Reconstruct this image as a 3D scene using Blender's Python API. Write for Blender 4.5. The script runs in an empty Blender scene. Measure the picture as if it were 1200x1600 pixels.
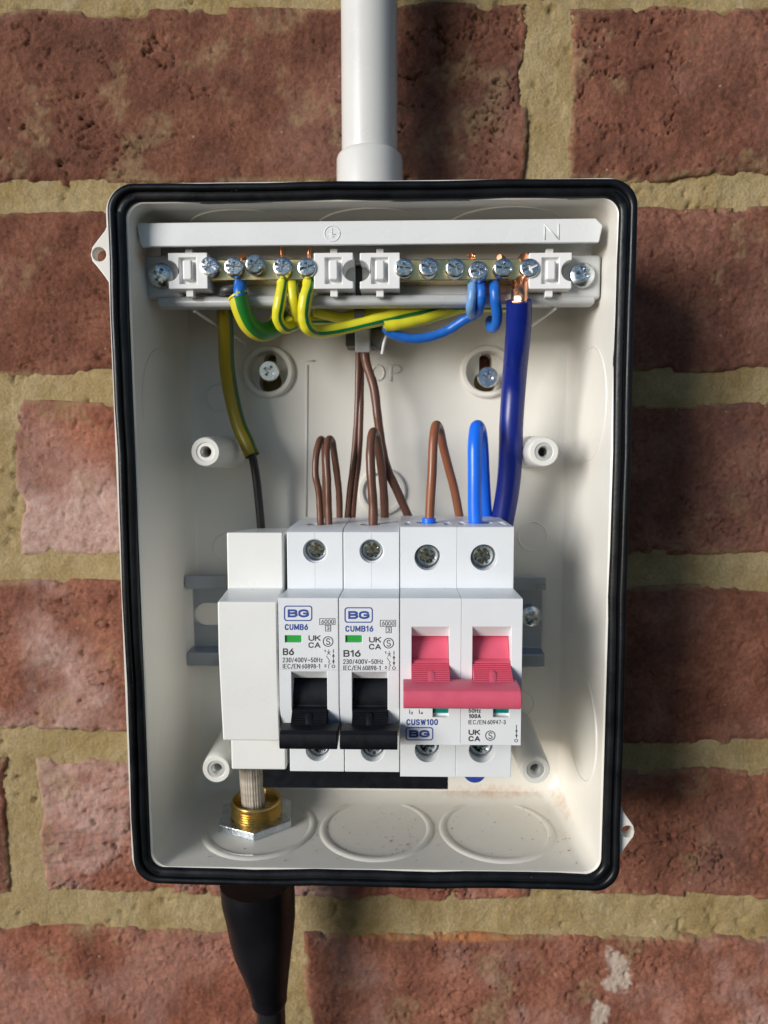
import bpy, bmesh, math, random
import numpy as np
from mathutils import Vector, Matrix
from mathutils.geometry import tessellate_polygon
random.seed(7)
rng = np.random.default_rng(7)
S = 0.001                                  # the script is written in millimetres
scene = bpy.context.scene
C = scene.collection
R_ = math.radians

# ------------------------------------------------------------------ camera
PITCH, YAW, ROLL = R_(4.83), R_(-1.42), R_(-0.11)
CAM = Vector((8.39, -281.45, 27.98))
FPX = 1080.0                                # focal length in pixels of the 1200 x 1600 photograph
_fw = Vector((math.sin(YAW)*math.cos(PITCH), math.cos(YAW)*math.cos(PITCH), -math.sin(PITCH)))
_rt = Vector((math.cos(YAW), -math.sin(YAW), 0)); _up = _rt.cross(_fw)
_r2 = math.cos(ROLL)*_rt + math.sin(ROLL)*_up
_u2 = -math.sin(ROLL)*_rt + math.cos(ROLL)*_up
cd = bpy.data.cameras.new('camera'); cam = bpy.data.objects.new('camera', cd); C.objects.link(cam)
M = Matrix((( _r2.x, _u2.x, -_fw.x, CAM.x*S), (_r2.y, _u2.y, -_fw.y, CAM.y*S), (_r2.z, _u2.z, -_fw.z, CAM.z*S), (0,0,0,1)))
cam.matrix_world = M
cd.sensor_fit = 'VERTICAL'; cd.sensor_height = 36; cd.sensor_width = 27; cd.lens = FPX/1600*36
cd.clip_start = 0.01; cd.clip_end = 20
cd.dof.use_dof = True; cd.dof.focus_distance = 0.207; cd.dof.aperture_fstop = 15
scene.camera = cam

def at(px, py, Y):
    """the point of the plane y = Y (mm) seen at a measured pixel of the photograph"""
    d = _r2*((px-600)/FPX) + _u2*((800-py)/FPX) + _fw
    p = CAM + d*((Y-CAM.y)/d.y)
    return (p.x, p.y, p.z)

# ------------------------------------------------------------------ sky, sun, exposure
SUN_EL, SUN_AZ = R_(11), R_(-47)            # azimuth measured from -Y, towards the left
world = bpy.data.worlds.new('World'); scene.world = world; world.use_nodes = True
nt = world.node_tree; nt.nodes.clear()
sky = nt.nodes.new('ShaderNodeTexSky'); sky.sky_type = 'NISHITA'; sky.sun_disc = False
sky.sun_elevation = SUN_EL; sky.sun_rotation = math.pi - SUN_AZ
sky.air_density = 1.0; sky.dust_density = 0.4; sky.ozone_density = 3.5
bg = nt.nodes.new('ShaderNodeBackground'); bg.inputs[1].default_value = 0.06
wo = nt.nodes.new('ShaderNodeOutputWorld')
nt.links.new(sky.outputs[0], bg.inputs[0]); nt.links.new(bg.outputs[0], wo.inputs[0])
sl = bpy.data.lights.new('sun', 'SUN'); sl.energy = 2.5; sl.angle = R_(28); sl.color = (1.0, 0.985, 0.965)
so = bpy.data.objects.new('sun', sl); C.objects.link(so)
sdir = Vector((math.sin(SUN_AZ)*math.cos(SUN_EL), -math.cos(SUN_AZ)*math.cos(SUN_EL), math.sin(SUN_EL)))
so.rotation_euler = sdir.to_track_quat('Z', 'Y').to_euler(); so.location = sdir*1.0
scene.view_settings.view_transform = 'Standard'; scene.view_settings.look = 'None'
scene.view_settings.exposure = 0.52; scene.view_settings.gamma = 1.0
scene.cycles.max_bounces = 8; scene.cycles.diffuse_bounces = 5

# ------------------------------------------------------------------ materials
def mat(name, col, rough=0.5, metal=0.0, spec=0.5, bump=0.0, bscale=800, var=0.0, vscale=60, coat=0.0, sss=0.0, detail=4):
    m = bpy.data.materials.new(name); m.use_nodes = True
    n = m.node_tree.nodes; l = m.node_tree.links; b = n['Principled BSDF']
    b.inputs['Base Color'].default_value = (*col, 1); b.inputs['Roughness'].default_value = rough
    b.inputs['Metallic'].default_value = metal; b.inputs['Specular IOR Level'].default_value = spec
    b.inputs['Coat Weight'].default_value = coat
    tc = n.new('ShaderNodeTexCoord')
    if var:
        nz = n.new('ShaderNodeTexNoise'); nz.inputs['Scale'].default_value = vscale; nz.inputs['Detail'].default_value = 5
        l.new(tc.outputs['Object'], nz.inputs['Vector'])
        mr = n.new('ShaderNodeMapRange'); mr.inputs[1].default_value = 0.3; mr.inputs[2].default_value = 0.7
        mr.inputs[3].default_value = 1-var; mr.inputs[4].default_value = 1+var*0.6
        l.new(nz.outputs['Fac'], mr.inputs[0])
        mx = n.new('ShaderNodeMix'); mx.data_type = 'RGBA'; mx.blend_type = 'MULTIPLY'; mx.inputs[0].default_value = 1
        mx.inputs[6].default_value = (*col, 1); l.new(mr.outputs[0], mx.inputs[7]); l.new(mx.outputs[2], b.inputs['Base Color'])
        m2 = n.new('ShaderNodeMapRange'); m2.inputs[1].default_value = 0.3; m2.inputs[2].default_value = 0.7
        m2.inputs[3].default_value = max(0.03, rough-0.09); m2.inputs[4].default_value = min(1, rough+0.09)
        l.new(nz.outputs['Fac'], m2.inputs[0]); l.new(m2.outputs[0], b.inputs['Roughness'])
    if bump:
        nb = n.new('ShaderNodeTexNoise'); nb.inputs['Scale'].default_value = bscale; nb.inputs['Detail'].default_value = detail
        l.new(tc.outputs['Object'], nb.inputs['Vector'])
        bp = n.new('ShaderNodeBump'); bp.inputs['Strength'].default_value = bump; bp.inputs['Distance'].default_value = 0.0003
        l.new(nb.outputs['Fac'], bp.inputs['Height']); l.new(bp.outputs[0], b.inputs['Normal'])
    return m

WHITE = mat('white_polycarbonate', (0.79, 0.81, 0.825), 0.38, bump=0.10, bscale=1500, var=0.025, vscale=90)
BLANKW = mat('blank_white_plastic', (0.84, 0.84, 0.81), 0.33, bump=0.08, bscale=900, var=0.02, vscale=60)
STRIPW = mat('cover_strip_plastic', (0.79, 0.805, 0.81), 0.28, bump=0.06, bscale=700, var=0.02)
CLIPW = mat('clip_plastic', (0.84, 0.84, 0.83), 0.35)
POSTW = mat('post_plastic', (0.78, 0.77, 0.71), 0.35)
PIPEW = mat('white_conduit_plastic', (0.66, 0.655, 0.625), 0.30, bump=0.05, bscale=300, var=0.04, vscale=25)
EMB = mat('embossed_plastic', (0.68, 0.665, 0.60), 0.35)
BLACKP = mat('black_toggle_plastic', (0.006, 0.007, 0.010), 0.48, spec=0.22, bump=0.12, bscale=1500, var=0.2, vscale=300)
RUBBER = mat('black_rubber', (0.006, 0.007, 0.009), 0.36, spec=0.3, bump=0.25, bscale=500, var=0.3, vscale=120)
SLEEVE = mat('black_sleeve_plastic', (0.008, 0.008, 0.010), 0.42, spec=0.3, bump=0.25, bscale=220, var=0.25, vscale=60)
CABLEM = mat('dark_grey_cable_sheath', (0.022, 0.022, 0.024), 0.38, spec=0.4, bump=0.2, bscale=150, var=0.25, vscale=60)
PINK = mat('coral_pink_plastic', (0.68, 0.105, 0.17), 0.40, bump=0.10, bscale=1200, var=0.05, vscale=200)
GREEN = mat('green_indicator', (0.03, 0.36, 0.06), 0.35)
TEAL = mat('teal_indicator', (0.0, 0.22, 0.18), 0.35)
ZINC = mat('zinc_plated_steel', (0.66, 0.70, 0.73), 0.27, 1.0, bump=0.25, bscale=900, var=0.12, vscale=400)
RAILM = mat('galvanised_rail_steel', (0.33, 0.37, 0.425), 0.36, 0.7, bump=0.10, bscale=500, var=0.12, vscale=80)
INSERT = mat('turned_insert_metal', (0.80, 0.80, 0.77), 0.38, 0.55, bump=0.1, bscale=900)
DZINC = mat('dark_steel_screw', (0.50, 0.54, 0.56), 0.16, 1.0, bump=0.2, bscale=1200, var=0.3, vscale=500)
PLATEM = mat('grey_carrier_plastic', (0.50, 0.51, 0.51), 0.28, bump=0.05, bscale=300, var=0.04)
BRASS = mat('brass', (0.74, 0.60, 0.30), 0.30, 1.0, bump=0.1, bscale=600, var=0.12, vscale=150)
GBRASS = mat('gland_brass', (0.66, 0.47, 0.17), 0.32, 1.0, bump=0.1, bscale=500, var=0.12, vscale=150)
COPPER = mat('bare_copper', (0.86, 0.42, 0.24), 0.28, 1.0)
BLUE = mat('blue_wire_insulation', (0.015, 0.14, 0.55), 0.34, var=0.06, vscale=100)
PALEB = mat('pale_blue_wire_insulation', (0.16, 0.33, 0.62), 0.34)
BRIGHTB = mat('bright_blue_wire_insulation', (0.012, 0.16, 0.86), 0.28)
NAVY = mat('navy_wire_insulation', (0.006, 0.018, 0.20), 0.32, var=0.1, vscale=60, bump=0.08, bscale=200)
BROWN = mat('brown_wire_insulation', (0.135, 0.055, 0.032), 0.36, var=0.15, vscale=120)
BROWN2 = mat('light_brown_wire_insulation', (0.27, 0.095, 0.042), 0.36, var=0.1, vscale=120)
BLACKW = mat('black_wire_insulation', (0.013, 0.013, 0.014), 0.4)
GREYC = mat('grey_clip_plastic', (0.17, 0.17, 0.17), 0.35)
GREYC2 = mat('dark_clip_plastic', (0.05, 0.05, 0.05), 0.4)
CLEARC = mat('pale_clip_plastic', (0.42, 0.42, 0.43), 0.3)
STEELW = mat('beige_steel_strand', (0.70, 0.61, 0.50), 0.55, 0.0, bump=0.3, bscale=900, var=0.25, vscale=500)
INK_B = mat('blue_print', (0.035, 0.075, 0.33), 0.5)
INK_K = mat('grey_print', (0.045, 0.045, 0.05), 0.5)
DUST = mat('brick_dust_chip', (0.34, 0.17, 0.09), 0.9, var=0.3, vscale=900)
HOLE = mat('painted_hole_shade', (0.04, 0.035, 0.03), 0.5, 0.5)  # near-black colour stands in for shade at the bottom of the insert holes

def body_material():
    m = mat('white_enclosure_plastic', (0.74, 0.725, 0.67), 0.30, bump=0.05, bscale=500)
    n = m.node_tree.nodes; l = m.node_tree.links; b = n['Principled BSDF']
    tc = n.new('ShaderNodeTexCoord')
    # rust and brick dust washed into the lower corners of the tray
    ge = n.new('ShaderNodeNewGeometry'); sep = n.new('ShaderNodeSeparateXYZ'); l.new(ge.outputs['Position'], sep.inputs[0])
    nz = n.new('ShaderNodeTexNoise'); nz.inputs['Scale'].default_value = 420; nz.inputs['Detail'].default_value = 8; nz.inputs['Roughness'].default_value = 0.7
    l.new(tc.outputs['Object'], nz.inputs['Vector'])
    def math_(op, a, b_=None, c=None):
        k = n.new('ShaderNodeMath'); k.operation = op
        for i, v in enumerate((a, b_, c)):
            if v is None: continue
            if isinstance(v, (int, float)): k.inputs[i].default_value = v
            else: l.new(v, k.inputs[i])
        return k.outputs[0]
    def band(coord, centre, width):
        d = math_('ABSOLUTE', math_('SUBTRACT', coord, centre))
        return math_('MAXIMUM', math_('SUBTRACT', 1.0, math_('DIVIDE', d, width)), 0.0)
    zf = band(sep.outputs['Z'], -0.109, 0.007)
    yb = band(sep.outputs['Y'], -0.012, 0.006)
    xr = band(sep.outputs['X'], 0.072, 0.006)
    yw = band(sep.outputs['Y'], -0.02, 0.030)
    xw = band(sep.outputs['X'], 0.045, 0.045)
    line = math_('ADD', math_('MULTIPLY', math_('MULTIPLY', zf, yb), math_('ADD', math_('MULTIPLY', xw, 0.9), 0.25)), math_('MULTIPLY', math_('MULTIPLY', zf, xr), yw))
    t2 = math_('MULTIPLY', band(sep.outputs['X'], -0.076, 0.006), math_('MULTIPLY', band(sep.outputs['Z'], 0.092, 0.008), band(sep.outputs['Y'], -0.05, 0.012)))
    line = math_('ADD', line, math_('MULTIPLY', t2, 1.3))
    fac = n.new('ShaderNodeMapRange'); fac.inputs[1].default_value = 0.30; fac.inputs[2].default_value = 0.75
    l.new(math_('MULTIPLY', line, math_('MULTIPLY', nz.outputs['Fac'], 1.5)), fac.inputs[0])
    haze = math_('MULTIPLY', zf, math_('MULTIPLY', nz.outputs['Fac'], 0.30))
    n2 = n.new('ShaderNodeTexNoise'); n2.inputs['Scale'].default_value = 25; n2.inputs['Detail'].default_value = 4
    l.new(tc.outputs['Object'], n2.inputs['Vector'])
    cr = n.new('ShaderNodeValToRGB'); cr.color_ramp.elements[0].position = 0.3; cr.color_ramp.elements[1].position = 0.7
    cr.color_ramp.elements[0].color = (0.74, 0.71, 0.64, 1); cr.color_ramp.elements[1].color = (0.79, 0.77, 0.71, 1)
    l.new(n2.outputs['Fac'], cr.inputs[0])
    mx0 = n.new('ShaderNodeMix'); mx0.data_type = 'RGBA'; l.new(haze, mx0.inputs[0]); l.new(cr.outputs[0], mx0.inputs[6]); mx0.inputs[7].default_value = (0.62, 0.50, 0.34, 1)
    mx = n.new('ShaderNodeMix'); mx.data_type = 'RGBA'; l.new(math_('MULTIPLY', fac.outputs[0], 0.55), mx.inputs[0])
    l.new(mx0.outputs[2], mx.inputs[6]); mx.inputs[7].default_value = (0.50, 0.22, 0.07, 1)
    l.new(mx.outputs[2], b.inputs['Base Color'])
    return m
BODY = body_material()

def brick_material():
    m = bpy.data.materials.new('weathered_red_brick'); m.use_nodes = True
    n = m.node_tree.nodes; l = m.node_tree.links; b = n['Principled BSDF']
    b.inputs['Roughness'].default_value = 0.9; b.inputs['Specular IOR Level'].default_value = 0.25
    geo = n.new('ShaderNodeNewGeometry'); P = geo.outputs['Position']
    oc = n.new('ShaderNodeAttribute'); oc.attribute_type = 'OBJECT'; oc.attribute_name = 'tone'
    pa = n.new('ShaderNodeAttribute'); pa.attribute_type = 'GEOMETRY'; pa.attribute_name = 'pale'
    def noise(sc, det, ro=0.6):
        k = n.new('ShaderNodeTexNoise'); k.inputs['Scale'].default_value = sc; k.inputs['Detail'].default_value = det; k.inputs['Roughness'].default_value = ro
        l.new(P, k.inputs['Vector']); return k.outputs['Fac']
    a = noise(45, 8, 0.62); f = noise(640, 6, 0.75); g = noise(1600, 3, 0.7)
    r1 = n.new('ShaderNodeValToRGB'); e = r1.color_ramp.elements
    e[0].position = 0.30; e[0].color = (0.155, 0.064, 0.042, 1); e[1].position = 0.72; e[1].color = (0.40, 0.185, 0.120, 1)
    x = e.new(0.5); x.color = (0.258, 0.108, 0.069, 1)
    l.new(a, r1.inputs[0])
    # fine sandy grain
    gr = n.new('ShaderNodeMapRange'); gr.inputs[1].default_value = 0.25; gr.inputs[2].default_value = 0.75; gr.inputs[3].default_value = 0.50; gr.inputs[4].default_value = 1.52
    l.new(f, gr.inputs[0])
    m1 = n.new('ShaderNodeMix'); m1.data_type = 'RGBA'; m1.blend_type = 'MULTIPLY'; m1.inputs[0].default_value = 1
    l.new(r1.outputs[0], m1.inputs[6]); l.new(gr.outputs[0], m1.inputs[7])
    # tone of the single brick, with light falloff over the wall painted in
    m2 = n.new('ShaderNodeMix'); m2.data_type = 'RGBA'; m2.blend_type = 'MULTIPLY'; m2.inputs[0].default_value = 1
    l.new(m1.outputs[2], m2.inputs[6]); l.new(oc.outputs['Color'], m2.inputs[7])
    # salt bloom
    pm = n.new('ShaderNodeMath'); pm.operation = 'MULTIPLY'; l.new(pa.outputs['Fac'], pm.inputs[0])
    pr = n.new('ShaderNodeMapRange'); pr.inputs[1].default_value = 0.30; pr.inputs[2].default_value = 0.62; pr.inputs[3].default_value = 0.35; pr.inputs[4].default_value = 1.15
    l.new(noise(210, 8, 0.72), pr.inputs[0]); l.new(pr.outputs[0], pm.inputs[1])
    pm.use_clamp = True
    m3 = n.new('ShaderNodeMix'); m3.data_type = 'RGBA'; l.new(pm.outputs[0], m3.inputs[0]); l.new(m2.outputs[2], m3.inputs[6]); m3.inputs[7].default_value = (0.62, 0.42, 0.36, 1)
    # pale grains and dark specks
    vo = n.new('ShaderNodeTexVoronoi'); vo.inputs['Scale'].default_value = 260; l.new(P, vo.inputs['Vector'])
    vs = n.new('ShaderNodeMapRange'); vs.inputs[1].default_value = 0.16; vs.inputs[2].default_value = 0.10; vs.inputs[3].default_value = 0; vs.inputs[4].default_value = 0.55
    l.new(vo.outputs['Distance'], vs.inputs[0])
    vc = n.new('ShaderNodeSeparateColor'); l.new(vo.outputs['Color'], vc.inputs[0])
    vt = n.new('ShaderNodeMath'); vt.operation = 'GREATER_THAN'; vt.inputs[1].default_value = 0.93; l.new(vc.outputs[0], vt.inputs[0])
    vm = n.new('ShaderNodeMath'); vm.operation = 'MULTIPLY'; l.new(vs.outputs[0], vm.inputs[0]); l.new(vt.outputs[0], vm.inputs[1])
    m4 = n.new('ShaderNodeMix'); m4.data_type = 'RGBA'; l.new(vm.outputs[0], m4.inputs[0]); l.new(m3.outputs[2], m4.inputs[6]); m4.inputs[7].default_value = (0.55, 0.43, 0.34, 1)
    # mortar smear and splash
    sa = n.new('ShaderNodeAttribute'); sa.attribute_type = 'GEOMETRY'; sa.attribute_name = 'smear'
    m5 = n.new('ShaderNodeMix'); m5.data_type = 'RGBA'; l.new(sa.outputs['Fac'], m5.inputs[0]); l.new(m4.outputs[2], m5.inputs[6]); m5.inputs[7].default_value = (0.64, 0.53, 0.43, 1)
    oa = n.new('ShaderNodeAttribute'); oa.attribute_type = 'GEOMETRY'; oa.attribute_name = 'orange'
    m6 = n.new('ShaderNodeMix'); m6.data_type = 'RGBA'; l.new(oa.outputs['Fac'], m6.inputs[0]); l.new(m5.outputs[2], m6.inputs[6]); m6.inputs[7].default_value = (0.52, 0.20, 0.08, 1); m5 = m6
    ja = n.new('ShaderNodeAttribute'); ja.attribute_type = 'GEOMETRY'; ja.attribute_name = 'joint'
    jr = n.new('ShaderNodeMapRange'); jr.inputs[1].default_value = 0.35; jr.inputs[2].default_value = 0.60; jr.inputs[3].default_value = 0.1; jr.inputs[4].default_value = 1.0; l.new(noise(300, 6, 0.7), jr.inputs[0])
    jm = n.new('ShaderNodeMath'); jm.operation = 'MULTIPLY'; l.new(ja.outputs['Fac'], jm.inputs[0]); l.new(jr.outputs[0], jm.inputs[1])
    m7 = n.new('ShaderNodeMix'); m7.data_type = 'RGBA'; l.new(jm.outputs[0], m7.inputs[0]); l.new(m5.outputs[2], m7.inputs[6]); m7.inputs[7].default_value = (0.42, 0.31, 0.165, 1)
    l.new(m7.outputs[2], b.inputs['Base Color'])
    ad = n.new('ShaderNodeMath'); ad.operation = 'MULTIPLY_ADD'; ad.inputs[1].default_value = 0.45; l.new(g, ad.inputs[0]); l.new(f, ad.inputs[2])
    bp = n.new('ShaderNodeBump'); bp.inputs['Strength'].default_value = 1.0; bp.inputs['Distance'].default_value = 0.0011
    l.new(ad.outputs[0], bp.inputs['Height']); l.new(bp.outputs[0], b.inputs['Normal'])
    return m
BRICK = brick_material()

def mortar_material():
    m = bpy.data.materials.new('ochre_lime_mortar'); m.use_nodes = True
    n = m.node_tree.nodes; l = m.node_tree.links; b = n['Principled BSDF']
    b.inputs['Roughness'].default_value = 0.95; b.inputs['Specular IOR Level'].default_value = 0.2
    geo = n.new('ShaderNodeNewGeometry'); P = geo.outputs['Position']
    def noise(sc, det, ro=0.6):
        k = n.new('ShaderNodeTexNoise'); k.inputs['Scale'].default_value = sc; k.inputs['Detail'].default_value = det; k.inputs['Roughness'].default_value = ro
        l.new(P, k.inputs['Vector']); return k.outputs['Fac']
    r = n.new('ShaderNodeValToRGB'); e = r.color_ramp.elements
    e[0].position = 0.3; e[0].color = (0.29, 0.20, 0.075, 1); e[1].position = 0.72; e[1].color = (0.49, 0.385, 0.215, 1)
    l.new(noise(38, 7, 0.65), r.inputs[0])
    gr = n.new('ShaderNodeMapRange'); gr.inputs[1].default_value = 0.25; gr.inputs[2].default_value = 0.75; gr.inputs[3].default_value = 0.72; gr.inputs[4].default_value = 1.28
    f = noise(900, 5, 0.7); l.new(f, gr.inputs[0])
    m1 = n.new('ShaderNodeMix'); m1.data_type = 'RGBA'; m1.blend_type = 'MULTIPLY'; m1.inputs[0].default_value = 1
    l.new(r.outputs[0], m1.inputs[6]); l.new(gr.outputs[0], m1.inputs[7])
    rr = n.new('ShaderNodeMapRange'); rr.inputs[1].default_value = 0.60; rr.inputs[2].default_value = 0.72; rr.inputs[3].default_value = 0; rr.inputs[4].default_value = 0.6
    l.new(noise(70, 6, 0.7), rr.inputs[0])
    m2 = n.new('ShaderNodeMix'); m2.data_type = 'RGBA'; l.new(rr.outputs[0], m2.inputs[0]); l.new(m1.outputs[2], m2.inputs[6]); m2.inputs[7].default_value = (0.50, 0.45, 0.36, 1)
    l.new(m2.outputs[2], b.inputs['Base Color'])
    bp = n.new('ShaderNodeBump'); bp.inputs['Strength'].default_value = 1.0; bp.inputs['Distance'].default_value = 0.0009
    l.new(f, bp.inputs['Height']); l.new(bp.outputs[0], b.inputs['Normal'])
    return m
MORTAR = mortar_material()

def earth_material(name, yel, grn, share, pitch=0.0, phase=0.0):
    """yellow insulation with a green stripe that runs along the wire: uses the tube's own UV (u round, v along)"""
    m = bpy.data.materials.new(name); m.use_nodes = True
    n = m.node_tree.nodes; l = m.node_tree.links; b = n['Principled BSDF']; b.inputs['Roughness'].default_value = 0.36
    uv = n.new('ShaderNodeAttribute'); uv.attribute_type = 'GEOMETRY'; uv.attribute_name = 'UVMap'
    sp = n.new('ShaderNodeSeparateXYZ'); l.new(uv.outputs['Vector'], sp.inputs[0])
    a = n.new('ShaderNodeMath'); a.operation = 'MULTIPLY_ADD'; l.new(sp.outputs['Y'], a.inputs[0]); a.inputs[1].default_value = pitch; l.new(sp.outputs['X'], a.inputs[2])
    a2 = n.new('ShaderNodeMath'); a2.operation = 'ADD'; l.new(a.outputs[0], a2.inputs[0]); a2.inputs[1].default_value = phase
    fr = n.new('ShaderNodeMath'); fr.operation = 'FRACT'; l.new(a2.outputs[0], fr.inputs[0])
    lt = n.new('ShaderNodeMath'); lt.operation = 'LESS_THAN'; l.new(fr.outputs[0], lt.inputs[0]); lt.inputs[1].default_value = share
    mx = n.new('ShaderNodeMix'); mx.data_type = 'RGBA'; l.new(lt.outputs[0], mx.inputs[0]); mx.inputs[6].default_value = (*yel, 1); mx.inputs[7].default_value = (*grn, 1)
    l.new(mx.outputs[2], b.inputs['Base Color'])
    return m
YG = earth_material('yellow_green_insulation', (0.72, 0.66, 0.03), (0.01, 0.20, 0.06), 0.09, 0, 0.17)
YG2 = earth_material('yellow_green_insulation_two', (0.74, 0.68, 0.03), (0.01, 0.20, 0.06), 0.07, 0, 0.22)
GY = earth_material('green_yellow_sleeve', (0.68, 0.60, 0.03), (0.02, 0.22, 0.03), 0.40, 0, 0.36)
DKYG = earth_material('dark_yellow_green_sleeve', (0.36, 0.27, 0.012), (0.025, 0.11, 0.02), 0.26, 0, 0.38)

# ------------------------------------------------------------------ building helpers
def root_loc(o):
    v = Vector((0, 0, 0))
    while o is not None: v += Vector(o.location); o = o.parent
    return v
def finish(me, smooth=35):
    for p in me.polygons: p.use_smooth = True
    me.set_sharp_from_angle(angle=R_(smooth))
def mesh_obj(name, verts, faces, m, parent=None, bevel=0, seg=2, smooth=35, uvs=None, origin=None):
    """verts in world mm; the object is placed at its own middle"""
    v = np.array(verts, dtype=float)
    c = Vector(((v[:,0].min()+v[:,0].max())/2, (v[:,1].min()+v[:,1].max())/2, (v[:,2].min()+v[:,2].max())/2)) if origin is None else Vector(origin)
    me = bpy.data.meshes.new(name); me.from_pydata(((v-np.array(c))*S).tolist(), [], faces); me.validate()
    bm = bmesh.new(); bm.from_mesh(me); bmesh.ops.recalc_face_normals(bm, faces=bm.faces); bm.to_mesh(me); bm.free()
    if m: me.materials.append(m)
    finish(me, smooth)
    o = bpy.data.objects.new(name, me); C.objects.link(o); o.location = c*S
    if parent is not None:
        o.parent = parent; o.location = c*S - root_loc(parent)
    if bevel: add_bevel(o, bevel, seg)
    return o
def add_bevel(o, w, seg=2):
    b = o.modifiers.new('bevel', 'BEVEL'); b.width = w*S; b.segments = seg; b.limit_method = 'ANGLE'; b.angle_limit = R_(32); b.harden_normals = True
def bake(o):
    dg = bpy.context.evaluated_depsgraph_get(); me = bpy.data.meshes.new_from_object(o.evaluated_get(dg))
    me.name = o.name; o.modifiers.clear(); o.data = me; finish(me)
def cut(o, cutters, op='DIFFERENCE'):
    for c in cutters:
        b = o.modifiers.new('cut', 'BOOLEAN'); b.operation = op; b.object = c; b.solver = 'EXACT'
    bpy.context.view_layer.update(); bake(o)
    for c in cutters: bpy.data.objects.remove(c)
class MB:
    def __init__(s): s.v = []; s.f = []
    def add(s, v, f):
        k = len(s.v); s.v += [tuple(p) for p in v]; s.f += [tuple(i+k for i in q) for q in f]; return s
    def box(s, x0, x1, y0, y1, z0, z1):
        return s.add([(x0,y0,z0),(x1,y0,z0),(x1,y1,z0),(x0,y1,z0),(x0,y0,z1),(x1,y0,z1),(x1,y1,z1),(x0,y1,z1)],
            [(0,1,2,3),(4,5,6,7),(0,1,5,4),(1,2,6,5),(2,3,7,6),(3,0,4,7)])
    def prism_x(s, yz, x0, x1):               # profile in the y-z plane, extruded along x
        n = len(yz)
        return s.add([(x0,y,z) for y,z in yz]+[(x1,y,z) for y,z in yz],
            [tuple(range(n)), tuple(range(2*n-1, n-1, -1))]+[(i,(i+1)%n,n+(i+1)%n,n+i) for i in range(n)])
    def prism_y(s, xz, y0, y1):
        n = len(xz)
        return s.add([(x,y0,z) for x,z in xz]+[(x,y1,z) for x,z in xz],
            [tuple(range(n)), tuple(range(2*n-1, n-1, -1))]+[(i,(i+1)%n,n+(i+1)%n,n+i) for i in range(n)])
    def lathe(s, prof, c, axis='y', n=40, caps=True):   # prof: (radius, offset along axis)
        k = len(s.v); c = Vector(c)
        for r, h in prof:
            for i in range(n):
                a = 2*math.pi*i/n; p, q = r*math.cos(a), r*math.sin(a)
                s.v.append((c.x+p, c.y+h, c.z+q) if axis == 'y' else ((c.x+p, c.y+q, c.z+h) if axis == 'z' else (c.x+h, c.y+p, c.z+q)))
        for j in range(len(prof)-1):
            for i in range(n): s.f.append((k+j*n+i, k+j*n+(i+1)%n, k+(j+1)*n+(i+1)%n, k+(j+1)*n+i))
        if caps: s.f.append(tuple(k+i for i in range(n))); s.f.append(tuple(k+(len(prof)-1)*n+i for i in range(n-1, -1, -1)))
        return s
    def obj(s, name, m, parent=None, **k): return mesh_obj(name, s.v, s.f, m, parent, **k)
def box(*a): return MB().box(*a)
def tmp(mb): return mb.obj('cutter', None)

def spline(pts, sub=10):
    p = [Vector(q) for q in pts]; out = []
    for i in range(len(p)-1):
        a = p[i-1] if i else p[0]*2-p[1]; b, c = p[i], p[i+1]; d = p[i+2] if i+2 < len(p) else p[-1]*2-p[-2]
        for k in range(sub):
            t = k/sub
            out.append(0.5*((2*b)+(c-a)*t+(2*a-5*b+4*c-d)*t*t+(-a+3*b-3*c+d)*t**3))
    out.append(p[-1]); return out
def tube(name, pts, r, m, parent=None, n=16, sub=10, r_end=None, open_end=False, wob=0.0):
    c = spline(pts, sub) if sub > 1 else [Vector(q) for q in pts]
    N = len(c); T = [(c[min(i+1,N-1)]-c[max(i-1,0)]).normalized() for i in range(N)]
    ref = Vector((0,-1,0)) if abs(T[0].y) < 0.9 else Vector((1,0,0))
    u = (ref - T[0]*ref.dot(T[0])).normalized(); V = []; L = 0; UV = []
    for i in range(N):
        u = (u - T[i]*u.dot(T[i])).normalized(); w = T[i].cross(u)
        rr = r if r_end is None else r+(r_end-r)*i/(N-1)
        rr *= 1+wob*math.sin(i*0.83+N)+wob*math.sin(i*0.31)
        if i: L += (c[i]-c[i-1]).length
        for k in range(n):
            a = 2*math.pi*k/n; V.append(c[i]+(u*math.cos(a)+w*math.sin(a))*rr); UV.append((k/n, L/100))
    F = [(i*n+k, i*n+(k+1)%n, (i+1)*n+(k+1)%n, (i+1)*n+k) for i in range(N-1) for k in range(n)]
    if not open_end: F += [tuple(range(n)), tuple((N-1)*n+k for k in range(n-1,-1,-1))]
    o = mesh_obj(name, [tuple(v) for v in V], F, m, parent, smooth=50)
    me = o.data; at_ = me.attributes.new('UVMap_', 'FLOAT2', 'CORNER') if False else me.attributes.new('UVMap', 'FLOAT_VECTOR', 'CORNER')
    vals = []
    for p in me.polygons:
        vi = [me.loops[l].vertex_index for l in p.loop_indices]; ks = [v % n for v in vi]; wrap = 0 in ks and (n-1) in ks and len(vi) == 4
        for v in vi:
            uu, vv = UV[v]
            if wrap and v % n == 0: uu = 1.0
            vals += [uu, vv, 0]
    at_.data.foreach_set('vector', vals)
    return o

def tag(o, label, cat, group=None):
    o['label'] = label; o['category'] = cat
    if group: o['group'] = group
    return o
def empty(name, loc, label, cat, group=None):
    o = bpy.data.objects.new(name, None); C.objects.link(o); o.location = Vector(loc)*S; o.empty_display_size = 0.01
    return tag(o, label, cat, group)

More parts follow.
